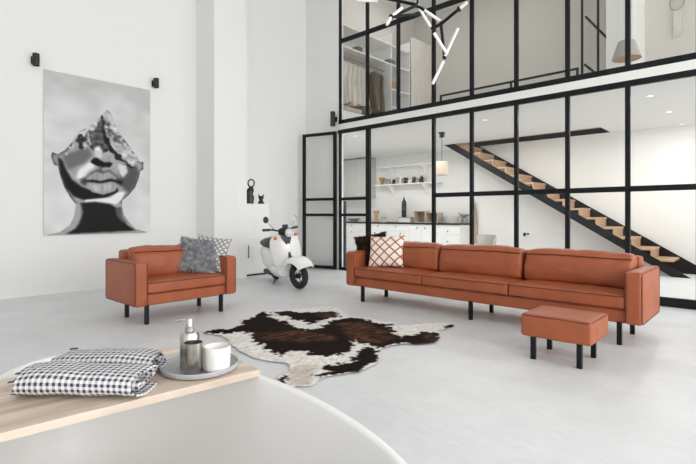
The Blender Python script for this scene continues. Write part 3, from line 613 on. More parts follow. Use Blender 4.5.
# ------------------------------------------------------------------ bath tub with board
TC = (-1.155, .535); TA, TB = .806, .385
def ell(a, b, z, n=128, e=2.01):
    r = []
    for k in range(n):
        t = 2 * PI * k / n; c, s = math.cos(t), math.sin(t)
        r.append((a * math.copysign(abs(c) ** (2 / e), c), b * math.copysign(abs(s) ** (2 / e), s), z))
    return r
tub = MB()
def R(d, z, k=1.0): return ell((TA - d) * k, (TB - d) * k, z)
tub.loft([R(.14, 0), R(.13, .01), R(.09, .2), R(.03, .42), R(.003, .565), R(0, .592), R(.001, .5975), R(.004, .6), R(.021, .6), R(.024, .598), R(.0255, .594), R(.030, .52), R(.055, .36), R(.1, .22), R(.15, .165), R(.22, .145), R(.32, .14)])
bt = tag(tub.build('bathtub', 'tub', angle=75, loc=(TC[0], TC[1], 0)), 'oval white freestanding bathtub in the lower left foreground under the oak board', 'bathtub')
BZ = .602
A0 = Vector((-1.215, .899)); UY = Vector((.1155, .993)).normalized(); UX = Vector((-UY.y, UY.x))   # right front corner; along the board; across
bd = bev(MB().box((0, 0, 0), (.43, .86, .022)).build('bath_board', 'board', smooth=False, loc=(A0.x, A0.y, BZ)), .002)
bd.rotation_euler = (0, 0, math.atan2(UX.y, UX.x))        # local x runs across the tub board, local y back along it
tag(bd, 'pale oak board laid across the white bathtub carrying towels and tray', 'bath board')
TZ = BZ + .0225
def towel(name, label, L, D, Ht, loc, rz, seed):
    """loosely rolled flat cloth: a flattened spiral cross-section, the roll running along local x"""
    o = thing(name, label, 'towel', loc, rz)
    turns = 2.35; m = 84; P = []; th = .0055; a0 = -1.1
    for i in range(m + 1):
        k = i / m; a = a0 - 2 * PI * turns * k; shr = 1 - .30 * k * turns
        cy, cz = math.cos(a), math.sin(a)
        e = .72; y = (D / 2) * max(.16, shr * .98 + .02) * math.copysign(abs(cy) ** e, cy)
        z = Ht / 2 + (Ht / 2 - th / 2) * max(.12, 1 - .36 * k * turns) * math.copysign(abs(cz) ** e, cz)
        P.append((y, z))
    s = [0]
    for a, b in zip(P, P[1:]): s.append(s[-1] + math.dist(a, b))
    nr = []
    for i in range(m + 1):
        a = P[max(0, i - 1)]; b = P[min(m, i + 1)]; d = Vector((b[0] - a[0], b[1] - a[1])).normalized(); nr.append((-d.y, d.x))
    n = 30; vs = []; uv = []; fs = []
    for sg in (1, -1):
        for i, (y, z) in enumerate(P):
            k = i / m
            for j in range(n + 1):
                u = j / n; endl = .010 * math.sin(k * 23 + seed); x = -L / 2 + L * u + (endl if u > .5 else -endl) * abs(2 * u - 1) ** 3
                x += (.016 * (1 - k)) * (1 if u > .5 else -.3) * abs(2 * u - 1) ** 4
                w = .0035 * noise.noise(Vector((x * 14, y * 20 + seed, z * 18))) + .0016 * noise.noise(Vector((x * 45, s[i] * 45, seed)))
                flat = 1 - .10 * abs(2 * u - 1) ** 3 + .05 * math.sin(u * 5 + seed)
                vs.append((x, y + nr[i][0] * (sg * th / 2 + w), max(.0008, (z + nr[i][1] * (sg * th / 2 + w)) * flat))); uv.append((x + .5 + .01 * math.sin(s[i] * 9), s[i]))
    q0 = (m + 1) * (n + 1)
    for sg in (0, 1):
        for i in range(m):
            for j in range(n): fs.append((sg * q0 + i * (n + 1) + j, sg * q0 + (i + 1) * (n + 1) + j, sg * q0 + (i + 1) * (n + 1) + j + 1, sg * q0 + i * (n + 1) + j + 1))
    for i in range(m):
        for j in (0, n): fs.append((i * (n + 1) + j, (i + 1) * (n + 1) + j, q0 + (i + 1) * (n + 1) + j, q0 + i * (n + 1) + j))
    for i in (0, m):
        for j in range(n): fs.append((i * (n + 1) + j, i * (n + 1) + j + 1, q0 + i * (n + 1) + j + 1, q0 + i * (n + 1) + j))
    mb = MB().add(vs, fs); c = mb.build('rolled_cloth', 'gingham', o, angle=70)
    ul = c.data.uv_layers.new(name='UVMap')
    for lp in c.data.loops: ul.data[lp.index].uv = uv[lp.vertex_index]
    fr = MB(); r_ = random.Random(seed)
    for k in range(22):
        i = r_.randrange(0, m); y, z = P[i]; fr.tube([(-L / 2 + .006, y, z), (-L / 2 - .006 - .007 * r_.random(), y + .003, max(.004, z - .004))], .0024, 5)
    if 'navycloth' not in M: M['navycloth'] = mat('navy_thread', (58, 64, 84), .9)
    fr.build('fringe', 'navycloth', o)
    return o
cA = onZ(86, 390.5, TZ); cB = onZ(111, 371, TZ)
towel('checked_towel', 'rolled navy and white checked towel at the front of the oak board', .315, .165, .078, (cA.x, cA.y, TZ), YAW - .02, 1.0)
towel('checked_towel', 'second rolled navy and white checked towel half hidden behind the front one', .29, .14, .072, (cB.x, cB.y, TZ), YAW - .10, 4.0)
tc_ = onZ(200, 368, TZ)
tag(MB().lathe([(.0, 0), (.108, 0), (.118, .004), (.122, .016), (.1205, .019), (.1175, .018), (.113, .008), (.106, .0065), (.0, .0065)], (0, 0, 0), 48, caps=False).build('round_tray', 'traygrey', loc=(tc_.x, tc_.y, TZ)),
    'round grey tray on the oak board holding soap dispenser, steel tumbler and white cup', 'tray')
TT = TZ + .007
pd = onZ(189.5, 367, TT)
sd_ = thing('soap_dispenser', 'brushed steel pump soap dispenser at the back of the grey tray', 'soap dispenser', (pd.x, pd.y, TT))
sd_.scale = (.97, .97, .965)
MB().lathe([(0, 0), (.029, 0), (.031, .003), (.031, .108), (.027, .117), (.016, .120), (0, .121)], n=36, caps=False).build('bottle', 'steel', sd_)
MB().lathe([(.0, .119), (.0145, .119), (.0145, .132), (.0115, .134), (.0115, .160), (.009, .163), (0, .163)], n=28, caps=False).build('pump_head', 'steel', sd_)
dl = Vector((-RT[0], -RT[1], 0))
MB().tube([Vector((0, 0, .155)) + dl * .006, Vector((0, 0, .156)) + dl * .03, Vector((0, 0, .152)) + dl * .048], [.0042, .0038, .003], 10).build('spout', 'chrome', sd_)
pt_ = onZ(193.2, 372.3, TT)
tag(MB().lathe([(0, 0), (.0275, 0), (.0285, .002), (.0285, .093), (.0275, .0935), (.0268, .093), (.0265, .006), (0, .005)], n=40, caps=False).build('steel_tumbler', 'steel', loc=(pt_.x, pt_.y, TT)),
    'cylindrical brushed steel tumbler in front of the soap dispenser', 'tumbler')
pc = onZ(217.3, 369.5, TT); prof = [(0, 0), (.034, 0), (.039, .005)]
for k in range(5): prof += [(.0385 + .0006 * k, .009 + k * .0125), (.0395 + .0006 * k, .0135 + k * .0125), (.0385 + .0006 * k, .019 + k * .0125)]
prof += [(.041, .0725), (.0395, .0745), (.038, .0725), (.034, .012), (0, .009)]
tag(MB().lathe(prof, n=44, caps=False).build('ribbed_cup', 'ceramic', loc=(pc.x, pc.y, TT)), 'ribbed white ceramic cup on the right side of the grey tray', 'cup')
# ------------------------------------------------------------------ scooter (front is local +x)
sc = thing('motor_scooter', 'white retro motor scooter parked beside the white cupboard by the glazed door', 'scooter', (-5.79, 4.82, 0), math.atan2(-.44, 1.165), rx=.18)
def sell(x, cy, cz, hy, hz, n=24, e=2.6, axis='x'):
    r = []
    for k in range(n):
        t = 2 * PI * k / n; c, s = math.cos(t), math.sin(t)
        r.append((x, cy + hy * math.copysign(abs(c) ** (2 / e), c), cz + hz * math.copysign(abs(s) ** (2 / e), s)))
    return r
def wheel(parent, r, w, name='wheel'):
    mb = MB(); prof = []
    for k in range(15): a = PI * 2 * k / 14; prof.append((r - w * .62 + w * .62 * math.cos(a), w * .5 * math.sin(a)))
    o = mb.lathe(prof, (0, 0, 0), 36, axis='y', caps=False).build(name, 'rubber', parent)
    rm = MB().lathe([(r - w * 1.05, -.022), (r - w * .95, -.026), (r - w * .9, -.012), (r - w * .9, .012), (r - w * .95, .026), (r - w * 1.05, .022)], axis='y', n=36, caps=False)
    for k in range(5):
        a = 2 * PI * k / 5; rm.tube([(.02 * math.cos(a), 0, .02 * math.sin(a)), ((r - w) * math.cos(a), 0, (r - w) * math.sin(a))], .011, 8)
    rm.build('rim', 'chrome', o)
    MB().lathe([(0, -.04), (.035, -.04), (.04, -.02), (.04, .02), (.035, .04), (0, .04)], axis='y', n=20, caps=False).build('hub', 'plastic', o)
    return o
rw = wheel(sc, .2, .085); rw.location = (-.56, 0, .2)
body = MB().loft([sell(-.86, 0, .52, .03, .03), sell(-.82, 0, .50, .10, .10), sell(-.70, 0, .47, .165, .165), sell(-.50, 0, .43, .20, .215), sell(-.30, 0, .42, .205, .225), sell(-.14, 0, .40, .19, .20), sell(-.04, 0, .37, .16, .16), sell(-.02, 0, .36, .10, .11)]).build('rear_bodywork', 'scoot', sc)
MB().loft([sell(-.74, 0, .655, .07, .03), sell(-.72, 0, .66, .125, .06), sell(-.5, 0, .67, .16, .085), sell(-.3, 0, .66, .155, .08), sell(-.14, 0, .635, .13, .065), sell(-.10, 0, .625, .07, .03)]).build('seat', 'plastic', sc)
MB().loft([sell(-.42, 0, .30, .10, .08), sell(-.36, 0, .29, .17, .12), sell(-.15, 0, .26, .185, .13), sell(.1, 0, .24, .185, .11), sell(.26, 0, .27, .18, .10), sell(.31, 0, .30, .12, .07)]).build('side_panel', 'scoot', sc)
MB().rbox((.08, 0, .355), (.17, .15, .014), .01, n=6).build('floorboard', 'plastic', sc)
MB().rbox((-.30, .04, .20), (.2, .09, .075), .03, n=5).build('engine', 'plastic', sc)
MB().tube([(-.55, -.16, .2), (-.2, -.15, .19), (-.12, -.13, .2)], [.04, .04, .02], 12).build('exhaust', 'plastic', sc)
MB().tube([(-.1, -.1, .22), (-.12, -.17, .05), (-.09, -.2, .035)], .01, 8).build('kickstand', 'plastic', sc)
MB().loft([sell(-.9, 0, .44, .06, .03), sell(-.86, 0, .44, .07, .035), sell(-.84, 0, .44, .06, .03)]).build('tail_light', 'orange', sc)
# leg shield: crescent section lofted upwards
def cres(z, xc, hy, hx, sweep, n=28):
    r = []
    for k in range(n):
        t = 2 * PI * k / n; y = hy * math.cos(t); x = xc + hx * math.sin(t) - sweep * (y / hy) ** 2
        r.append((x, y, z))
    return r
MB().loft([cres(.245, .27, .12, .03, .03), cres(.27, .29, .18, .04, .06), cres(.40, .335, .23, .05, .09), cres(.55, .345, .245, .055, .10), cres(.68, .335, .245, .055, .10), cres(.76, .325, .23, .05, .09), cres(.82, .315, .19, .045, .07), cres(.85, .31, .12, .03, .05), cres(.858, .31, .08, .015, .03)]).build('leg_shield', 'scoot', sc)
# front assembly turns with the handlebar
steer = MB().tube([(.565, -.075, .2), (.53, -.075, .33), (.44, -.03, .45), (.40, 0, .5)], .016, 8).tube([(.565, .075, .2), (.53, .075, .33), (.44, .03, .45), (.40, 0, .5)], .016, 8).tube([(.565, -.085, .2), (.565, .085, .2)], .014, 8).tube([(.42, 0, .38), (.30, 0, .86)], .024, 10).build('fork', 'plastic', sc)
RM = Matrix.Translation((.5, 0, .2)) @ Matrix.Rotation(.38, 4, Vector((-.30, 0, .95)).normalized()) @ Matrix.Translation((-.5, 0, -.2))
steer.data.transform(RM)
fw = wheel(sc, .2, .085); fw.rotation_mode = 'QUATERNION'; pos = RM @ Vector((.565, 0, .2)); fw.location = (pos.x, pos.y, .2); fw.rotation_quaternion = RM.to_quaternion()
fd = MB(); rings = []
for k in range(15):
    a = math.radians(28 + 122 * k / 14); prof = []
    wd = .13 + .035 * math.sin(PI * (.15 + .7 * k / 14)); r1 = .232
    for j in range(13):
        v = -1 + 2 * j / 12; rr = r1 + .055 * (1 - v * v) ** .6 - (.035 * abs(v) ** 8)
        prof.append((.565 + rr * math.cos(a), wd * v, .215 + rr * math.sin(a)))
    inn = [(.565 + (math.hypot(p[0] - .565, p[2] - .215) - .008) * math.cos(a), p[1] * .96, .215 + (math.hypot(p[0] - .565, p[2] - .215) - .008) * math.sin(a)) for p in reversed(prof)]
    rings.append(prof + inn)
fd.loft(rings); f_ = fd.build('front_fender', 'scoot', sc); f_.data.transform(RM)
hb = MB().tube([(.22, .33, .92), (.26, .2, .915), (.30, .06, .88), (.31, 0, .87), (.30, -.06, .88), (.26, -.2, .915), (.22, -.33, .92)], .014, 10).tube([(.215, .34, .92), (.245, .23, .915)], .02, 10).tube([(.215, -.34, .92), (.245, -.23, .915)], .02, 10).build('handlebar', 'plastic', sc); hb.data.transform(RM)
hd = MB().loft([sell(.26, 0, .87, .06, .05), sell(.29, 0, .87, .11, .065), sell(.36, 0, .865, .09, .07), sell(.39, 0, .86, .06, .06)]).build('headlight_housing', 'plastic', sc); hd.data.transform(RM)
hl = MB().lathe([(0, .055), (.02, .054), (.045, .046), (.062, .03), (.066, .012), (.066, 0), (.06, -.004), (.05, -.03), (0, -.04)], axis='x', n=28, caps=False, c=(.40, 0, .85)).build('headlight', 'lens', sc); hl.data.transform(RM)
MB().prism([(-.085, .82), (.085, .82), (.06, .74), (.02, .665), (-.02, .665), (-.06, .74)], 'x', .30, .388).build('dark_front_panel', 'plastic', sc, smooth=False)
for s in (-1, 1):
    MB().lathe([(0, .03), (.015, .028), (.026, .015), (.028, 0), (0, -.02)], axis='x', n=16, caps=False, c=(.335, s * .165, .80)).build('turn_signal', 'orange', sc)
    m_ = MB().tube([(.27, s * .17, .915), (.25, s * .22, .99), (.235, s * .27, 1.04)], .006, 8).build('mirror_stem', 'chrome', sc); m_.data.transform(RM)
    r_ = MB().lathe([(0, -.012), (.04, -.008), (.05, 0), (.05, .006), (0, .007)], axis='x', n=24, caps=False, c=(.235, s * .285, 1.07)).build('mirror', 'plastic' if s < 0 else 'chrome', sc); r_.data.transform(RM)
ws = MB().rbox((.33, 0, .945), (.012, .05, .035), .008, n=3).build('instrument_pod', 'plastic', sc); ws.data.transform(RM)

# ------------------------------------------------------------------ cupboard by the pillar and the small sculptures on it
cb = thing('white_cupboard', 'narrow white cupboard standing against the left wall behind the scooter', 'cupboard', (-7.25, 5.165, 0))
bev(MB().box((-.24, -.265, .03), (.20, .265, 1.318)).build('body', 'white', cb, smooth=False), .003)
MB().box((-.2, -.25, 0), (.18, .25, .03)).build('plinth', 'black', cb, smooth=False)
for z0, z1 in ((.985, 1.30), (.665, .978)):
    bev(MB().box((.20, -.255, z0), (.218, .255, z1)).build('drawer', 'white', cb, smooth=False), .003)
dr = bev(MB().box((.20, -.255, .045), (.218, .255, .658)).build('door', 'white', cb, smooth=False), .003)
MB().tube([(.225, -.215, .33), (.225, -.215, .56)], .007, 8).build('handle', 'knob', dr)
CT = 1.319
s_ = thing('ring_sculpture', 'tall black lumpy sculpture crowned by an open ring on the white cupboard', 'sculpture', (-7.1, 5.02, CT), .9)
MB().loft([sell(0, 0, 0, .075, .06), ] and [[(p[1], p[2], z) for p in sell(0, dx, dy, a, b, 18)] for z, dx, dy, a, b in ((0, 0, 0, .075, .06), (.05, -.004, 0, .078, .062), (.12, 0, .004, .085, .06), (.18, -.01, 0, .07, .055), (.23, .004, -.004, .078, .06), (.27, .02, 0, .055, .05), (.3, .028, 0, .035, .03), (.315, .03, 0, .02, .02))]).build('body', 'sculpt', s_)
MB().tube([(.03 + .055 * math.cos(2 * PI * k / 24), 0, .375 + .068 * math.sin(2 * PI * k / 24)) for k in range(24)], .013, 8, closed=True).build('ring', 'sculpt', s_)
s_ = thing('small_figurine', 'small black figurine with two pointed ears beside the ring sculpture', 'figurine', (-7.1, 5.28, CT), .75)
MB().loft([[(p[1], p[2], z) for p in sell(0, dx, 0, a, b, 16)] for z, dx, a, b in ((0, 0, .062, .035), (.02, 0, .06, .034), (.06, 0, .036, .026), (.085, 0, .034, .025), (.1, 0, .046, .028), (.13, 0, .05, .028), (.145, 0, .04, .02), (.15, 0, .02, .01))]).build('body', 'sculpt', s_)
for s in (-1, 1): MB().tube([(s * .032, 0, .13), (s * .042, 0, .16), (s * .055, 0, .18)], [.016, .012, .003], 8).build('ear', 'sculpt', s_)

# ------------------------------------------------------------------ hanging lamp of the tall hall
cl = thing('branching_chandelier', 'black branching chandelier with white stick shaped lamp tubes hanging in the tall hall', 'chandelier')
def P(x, y, t=4.0): return atT(x, y, t)
top = P(417.5, 5); rod = MB().tube([top, (top.x, top.y, ZC)], .009, 8).build('hanging_rod', 'black', cl)
MB().lathe([(.0, ZC - .03), (.06, ZC - .03), (.07, ZC)], (top.x, top.y, 0), 24).build('ceiling_rose', 'black', cl)
def arm(a, b, r=.0135): MB().tube([a, b], r, 10).build('arm', 'black', cl)
def tubel(a, b, r=.0135): MB().tube([a, b], r, 12).build('lamp_tube', 'tubelamp', cl)
J1 = P(391, 17, 3.85); J2 = P(433, 28, 4.0); J3 = P(444.5, 57, 4.12); J4 = P(459, 9, 3.8); J0 = P(365, -6, 4.2); J5 = P(441, 24, 3.97)
arm(top, P(400, 13, 3.92)); arm(P(400, 13, 3.92), J1); arm(P(417, 6, 4.0), P(424, 10, 3.98)); arm(J2, J5); arm(J5, J4); arm(J5, J3); arm(top, J0); arm(P(420, 14, 3.95), J1, .012)
for j in (J1, J2, J3, J4, J5, J0): MB().lathe([(0, -.02), (.014, -.018), (.02, 0), (.014, .018), (0, .02)], tuple(j), 14, caps=False).build('joint', 'black', cl)
tubel(P(387, 24.5, 3.8), J1); tubel(J1, P(402, 8, 3.92)); tubel(top, P(430.5, 27, 3.99)); tubel(P(424, 10, 4.03), P(440, 21, 4.0)); tubel(P(434, 33, 3.97), P(447, 54, 4.05))
tubel(P(445, 56, 4.1), P(458, 28, 4.0)); tubel(P(443.5, 61, 4.12), P(432.5, 84, 4.2)); tubel(J4, P(467, 2.5, 3.75)); tubel(P(357, 0, 4.2), P(378, 1, 4.2))

# ------------------------------------------------------------------ kitchen behind the screen
KF = 10.26                                              # cabinet fronts
def kx(px, Y=KF): return onY(px, 225, Y).x
def base_unit(label, x0, x1, fronts):
    t = thing('base_cabinet', label, 'kitchen cabinet', ((x0 + x1) / 2, 0, 0), group='white kitchen base cabinets'); h = (x1 - x0) / 2
    MB().box((-h + .002, KF + .02, .08), (h - .002, YB - .004, .86)).build('body', 'white', t, smooth=False)
    MB().box((-h + .002, KF + .06, 0), (h - .002, KF + .1, .08)).build('plinth', 'white', t, smooth=False)
    for a, b, z0, z1, kxx, kz, nm in fronts:
        d = bev(MB().box((-h + a * 2 * h + .004, KF, z0 + .004), (-h + b * 2 * h - .004, KF + .019, z1 - .004)).build(nm, 'white', t, smooth=False), .003)
        kxl = -h + kxx * 2 * h
        MB().lathe([(.0, KF - .026), (.014, KF - .026), (.019, KF - .018), (.011, KF - .008), (.009, KF)], (kxl, 0, kz), 14, axis='y', caps=False).build('knob', 'knob', d)
DR3 = lambda: [(0, 1, .66, .86, .5, .79, 'drawer'), (0, 1, .38, .66, .5, .55, 'drawer'), (0, 1, .08, .38, .5, .24, 'drawer')]
e = [kx(334), kx(366), kx(387.5), kx(409), kx(434), kx(459.7)]
e0 = e[0]
base_unit('white three-drawer kitchen cabinet at the left end, seen through the fixed pane', -10.3, e[1], [(0, 1, .66, .86, (kx(352) + 10.3) / (e[1] + 10.3), .79, 'drawer'), (0, 1, .38, .66, (kx(352) + 10.3) / (e[1] + 10.3), .6, 'drawer'), (0, 1, .08, .38, .8, .24, 'drawer')])
base_unit('white kitchen cabinet under the wooden mortar, one drawer over one door', e[1], e[2], [(0, 1, .66, .86, .58, .79, 'drawer'), (0, 1, .08, .66, .42, .60, 'door')])
base_unit('white kitchen cabinet under the black bottle, one drawer over one door', e[2], e[3], [(0, 1, .66, .86, .4, .79, 'drawer'), (0, 1, .08, .66, .62, .60, 'door')])
base_unit('white two-door kitchen cabinet under the beige crates', e[3], e[4], [(0, .5, .08, .86, .34, .76, 'door'), (.5, 1, .08, .86, .65, .76, 'door')])
base_unit('white three-drawer kitchen cabinet at the right end of the worktop', e[4], e[5], [(0, 1, .62, .86, .55, .7, 'drawer'), (0, 1, .35, .62, .55, .44, 'drawer'), (0, 1, .08, .35, .55, .2, 'drawer')])
WT = .9
tag(bev(MB().box((-10.35, KF - .03, .861), (e[5] + .03, YB - .003, WT)).build('worktop', 'worktop', smooth=False), .003), 'long black worktop over the white kitchen cabinets', 'worktop')
WT += .0005
uc = thing('wall_cabinet', 'tall pale grey wall cupboards above the left end of the worktop', 'wall cupboard', (-9.4, 0, 0)); ux = onY(375.5, 190, 10.88).x + 9.4
MB().box((-.95, 10.52, 1.66), (ux, YB - .003, 2.80)).build('body', 'greydoor', uc, smooth=False)
for k in range(3):
    w = (ux + .95) / 3; bev(MB().box((-.95 + w * k + .003, 10.5, 1.665), (-.95 + w * (k + 1) - .003, 10.519, 2.795)).build('door', 'greydoor', uc, smooth=False), .003)
def shelf(z, px0, px1, label, brs):
    a = onY(px0, 190, 10.75).x; b = onY(px1, 190, 10.75).x; t = thing('wall_shelf', label, 'shelf', ((a + b) / 2, 0, z), group='white kitchen wall shelves'); h = (b - a) / 2
    bev(MB().box((-h, YB - .27, 0), (h, YB - .003, .03)).build('board', 'white', t, smooth=False), .003)
    for px in brs:
        x = onY(px, 190, 10.75).x - (a + b) / 2; Y0 = YB - .004
        pr = [(Y0, -.001), (Y0 - .25, -.001), (Y0 - .25, -.04), (Y0 - .2, -.07), (Y0 - .17, -.12), (Y0 - .11, -.15), (Y0 - .09, -.22), (Y0 - .05, -.26), (Y0 - .04, -.31), (Y0, -.33)]
        MB().prism(pr, 'x', x - .022, x + .022).build('bracket', 'white', t, smooth=False)
    return z + .03
zs = shelf(1.965, 377, 440, 'lower white kitchen shelf holding a row of small jars', (391, 424.5)) + .0005
shelf(2.48, 378, 440, 'empty upper white kitchen shelf on two carved brackets', (390.5, 424))
def at_shelf(px): return onY(px, 190, 10.76).x
tag(MB().lathe([(0, 0), (.05, 0), (.055, .02), (.05, .08), (.09, .2), (.095, .21), (.085, .205), (0, .1)], n=20, caps=False).build('wicker_vase', 'amber', loc=(at_shelf(382.3), 10.75, zs)), 'amber wicker vase at the left end of the jar shelf', 'vase')
tag(MB().lathe([(0, 0), (.06, 0), (.07, .03), (.06, .09), (.045, .13), (.05, .145), (.03, .16), (0, .165)], n=20, caps=False).build('brown_pot', 'taupe', loc=(at_shelf(388.8), 10.75, zs)), 'taupe lidded pot beside the wicker vase on the shelf', 'pot')
jars = [(394.5, .05, .10, 'bottle'), (397.8, .05, .12, 'greycer'), (401, .035, .13, 'ceramic'), (403.5, .045, .10, 'taupe'), (406.3, .06, .12, 'bottle'), (410.5, .06, .06, 'ceramic'), (414.5, .05, .12, 'bottle'), (418, .05, .09, 'greycer'), (422, .05, .13, 'bottle')]
nm = ['first jar of the shelf row, dark, right of the taupe pot', 'second jar of the shelf row, grey', 'third jar of the shelf row, slim and white', 'fourth jar of the shelf row, small and taupe', 'fifth jar of the shelf row, dark, in the middle', 'sixth piece of the shelf row, low white bowl', 'seventh jar of the shelf row, dark, right of the white bowl', 'eighth jar of the shelf row, low and grey', 'last dark jar at the right end of the shelf row']
for (px, r, h, m), lb in zip(jars, nm):
    r *= 1.15; h *= 1.55
    j = thing('storage_jar', lb, 'jar', (at_shelf(px), 10.74, zs), group='small jars on the kitchen shelf')
    MB().lathe([(0, 0), (r * .9, 0), (r, h * .1), (r, h * .7), (r * .8, h * .8), (r * .8, h * .82), (0, h * .82)], n=18, caps=False).build('body', m, j)
    MB().lathe([(0, h * .82), (r * .85, h * .82), (r * .85, h * .98), (r * .3, h), (0, h)], n=18, caps=False).build('lid', 'taupe' if m != 'ceramic' else 'ceramic', j)
def wx(px, Y=10.6): return onY(px, 220, Y).x
tag(MB().lathe([(0, 0), (.065, 0), (.055, .03), (.045, .14), (.055, .22), (.08, .27), (.085, .33), (.075, .335), (.065, .28), (0, .22)], n=22, caps=False).build('wooden_mortar', 'tan', loc=(wx(376.3), 10.6, WT)), 'tall tan wooden mortar at the left of the worktop', 'mortar')
cs_ = thing('cake_stand', 'small grey footed cake stand beside the wooden mortar', 'cake stand', (wx(384), 10.6, WT))
MB().lathe([(0, 0), (.07, 0), (.02, .02), (.015, .1), (0, .11)], n=20, caps=False).build('foot', 'ceramic', cs_)
MB().lathe([(0, .11), (.1, .11), (.11, .125), (.05, .15), (.02, .17), (0, .175)], n=22, caps=False).build('plate', 'greycer', cs_)
tag(bev(MB().box((-.17, -.13, 0), (.17, .13, .025)).build('chopping_board', 'tan', smooth=False, loc=(wx(393.5), 10.62, WT)), .004), 'low tan chopping board lying between cake stand and white box', 'chopping board')
bx = thing('white_box', 'low white lidded box under the black bottle', 'box', (wx(406.5), 10.62, WT))
bev(MB().box((-.19, -.13, 0), (.19, .13, .12)).build('body', 'ceramic', bx, smooth=False), .006); bev(MB().box((-.2, -.14, .12), (.2, .14, .145)).build('lid', 'greycer', bx, smooth=False), .005)
bt_ = thing('black_bottle', 'tall black bottle with a pale label standing on the white box', 'bottle', (wx(404, 10.64), 10.64, WT + .1455))
MB().lathe([(0, 0), (.065, 0), (.07, .01), (.07, .40), (.05, .45), (.025, .48), (.022, .54), (0, .54)], n=24, caps=False).build('bottle', 'bottle', bt_)
MB().lathe([(0, .54), (.024, .54), (.024, .57), (.008, .575), (.006, .64), (0, .64)], n=14, caps=False).build('stopper', 'steel', bt_)
def crate(label, x0, x1, h, rz=0):
    w = x1 - x0; t = thing('open_crate', label, 'crate', ((x0 + x1) / 2, 10.6, WT), rz, 'beige crates on the worktop'); q = w / 2
    for nm_, a, b in (('base', (-q, -.14, 0), (q, .14, .015)), ('side', (-q, -.14, .015), (-q + .015, .14, h)), ('side', (q - .015, -.14, .015), (q, .14, h)), ('back', (-q + .015, .125, .015), (q - .015, .14, h)), ('top', (-q, -.14, h), (q, .14, h + .015))):
        MB().box(a, b).build(nm_, 'beige' if nm_ != 'back' else 'taupe', t, smooth=False)
crate('taller beige open crate left on the worktop', wx(417), wx(427.8), .30)
crate('lower beige open crate to the right of the taller one', wx(428), wx(440.5), .26)
tag(MB().lathe([(0, 0), (.12, 0), (.15, .06), (.2, .17), (.205, .175), (.19, .17), (.13, .03), (0, .02)], n=28, caps=False).build('white_bowl', 'ceramic', loc=(wx(453.5), 10.52, WT)), 'large white bowl at the right end of the worktop', 'bowl')
pl_ = thing('potted_succulent', 'grey-green spiky plant in a pot at the back right corner of the worktop', 'plant', (wx(463.5, 10.72), 10.76, WT))
MB().lathe([(0, 0), (.06, 0), (.075, .12), (.065, .12), (0, .1)], n=18, caps=False).build('pot', 'greycer', pl_)
lf = MB(); r_ = random.Random(3)
for k in range(16):
    a = 2 * PI * k / 16; L = .16 + .08 * r_.random(); lf.tube([(0, 0, .11), (.5 * L * math.cos(a), .5 * L * math.sin(a) * .5, .18 + .04 * r_.random()), (L * math.cos(a), L * math.sin(a) * .5, .17 + .12 * r_.random())], [.012, .012, .002], 6)
M['sage'] = mat('grey_green_leaf', (140, 146, 136), .6, noise_amt=.15); lf.build('leaves', 'sage', pl_)
gx_ = onY(354, 220, 10.5).x
tag(MB().lathe([(0, 0), (.1, 0), (.12, .03), (.2, .1), (.19, .1), (.1, .02), (0, .015)], n=24, caps=False).build('grey_dish', 'greycer', loc=(gx_, 10.5, WT)), 'grey dish on the left end of the worktop behind the fixed pane', 'dish')
pl2 = thing('pendant_lamp', 'woven rattan pendant lamp on a long cord in the kitchen', 'pendant lamp', (onY(441.8, 150, 8.42).x, 8.42, 0))
MB().lathe([(0, 2.80), (.045, 2.80), (.055, 2.74), (.03, 2.72), (0, 2.72)], n=20, caps=False).build('ceiling_rose', 'plastic', pl2); MB().tube([(0, 0, 2.73), (0, 0, 2.2)], .006, 6).build('cord', 'knob', pl2)
MB().lathe([(.02, 2.225), (.115, 2.22), (.125, 2.19), (.128, 1.97), (.118, 1.94), (.112, 1.945), (.12, 1.98), (.118, 2.18), (.02, 2.21)], n=28, caps=False).build('lamp_shade', 'rattan', pl2)
MB().box((-.05, -.05, 2.80), (.05, .05, ZS0 - .001)).build('mount', 'plastic', pl2, smooth=False)
# recessed spots
sp = [(485, 120), (650, 96), (669, 112), (683, 125), (355, 136)]
lb = ['recessed ceiling spot above the start of the stairs, by the third tall pane', 'first recessed ceiling spot of three at the right, nearest the screen', 'middle recessed ceiling spot of the three at the right', 'last recessed ceiling spot of three at the right, by the far wall', 'recessed ceiling spot above the fixed pane beside the open door']
SPOTS = []
for (x, y), l in zip(sp, lb):
    p = onZ(x, y, ZS0); t = thing('ceiling_spot', l, 'ceiling spot', (p.x, min(p.y, 10.75), ZS0), group='recessed ceiling spots')
    MB().lathe([(.035, -.003), (.055, -.006), (.06, -.001), (.035, -.001)], n=24, caps=False).build('ring', 'white', t); MB().lathe([(0, -.0025), (.036, -.0025)], n=20, caps=False).build('lamp', 'spot', t)
    SPOTS.append((p.x, min(p.y, 9.8)))
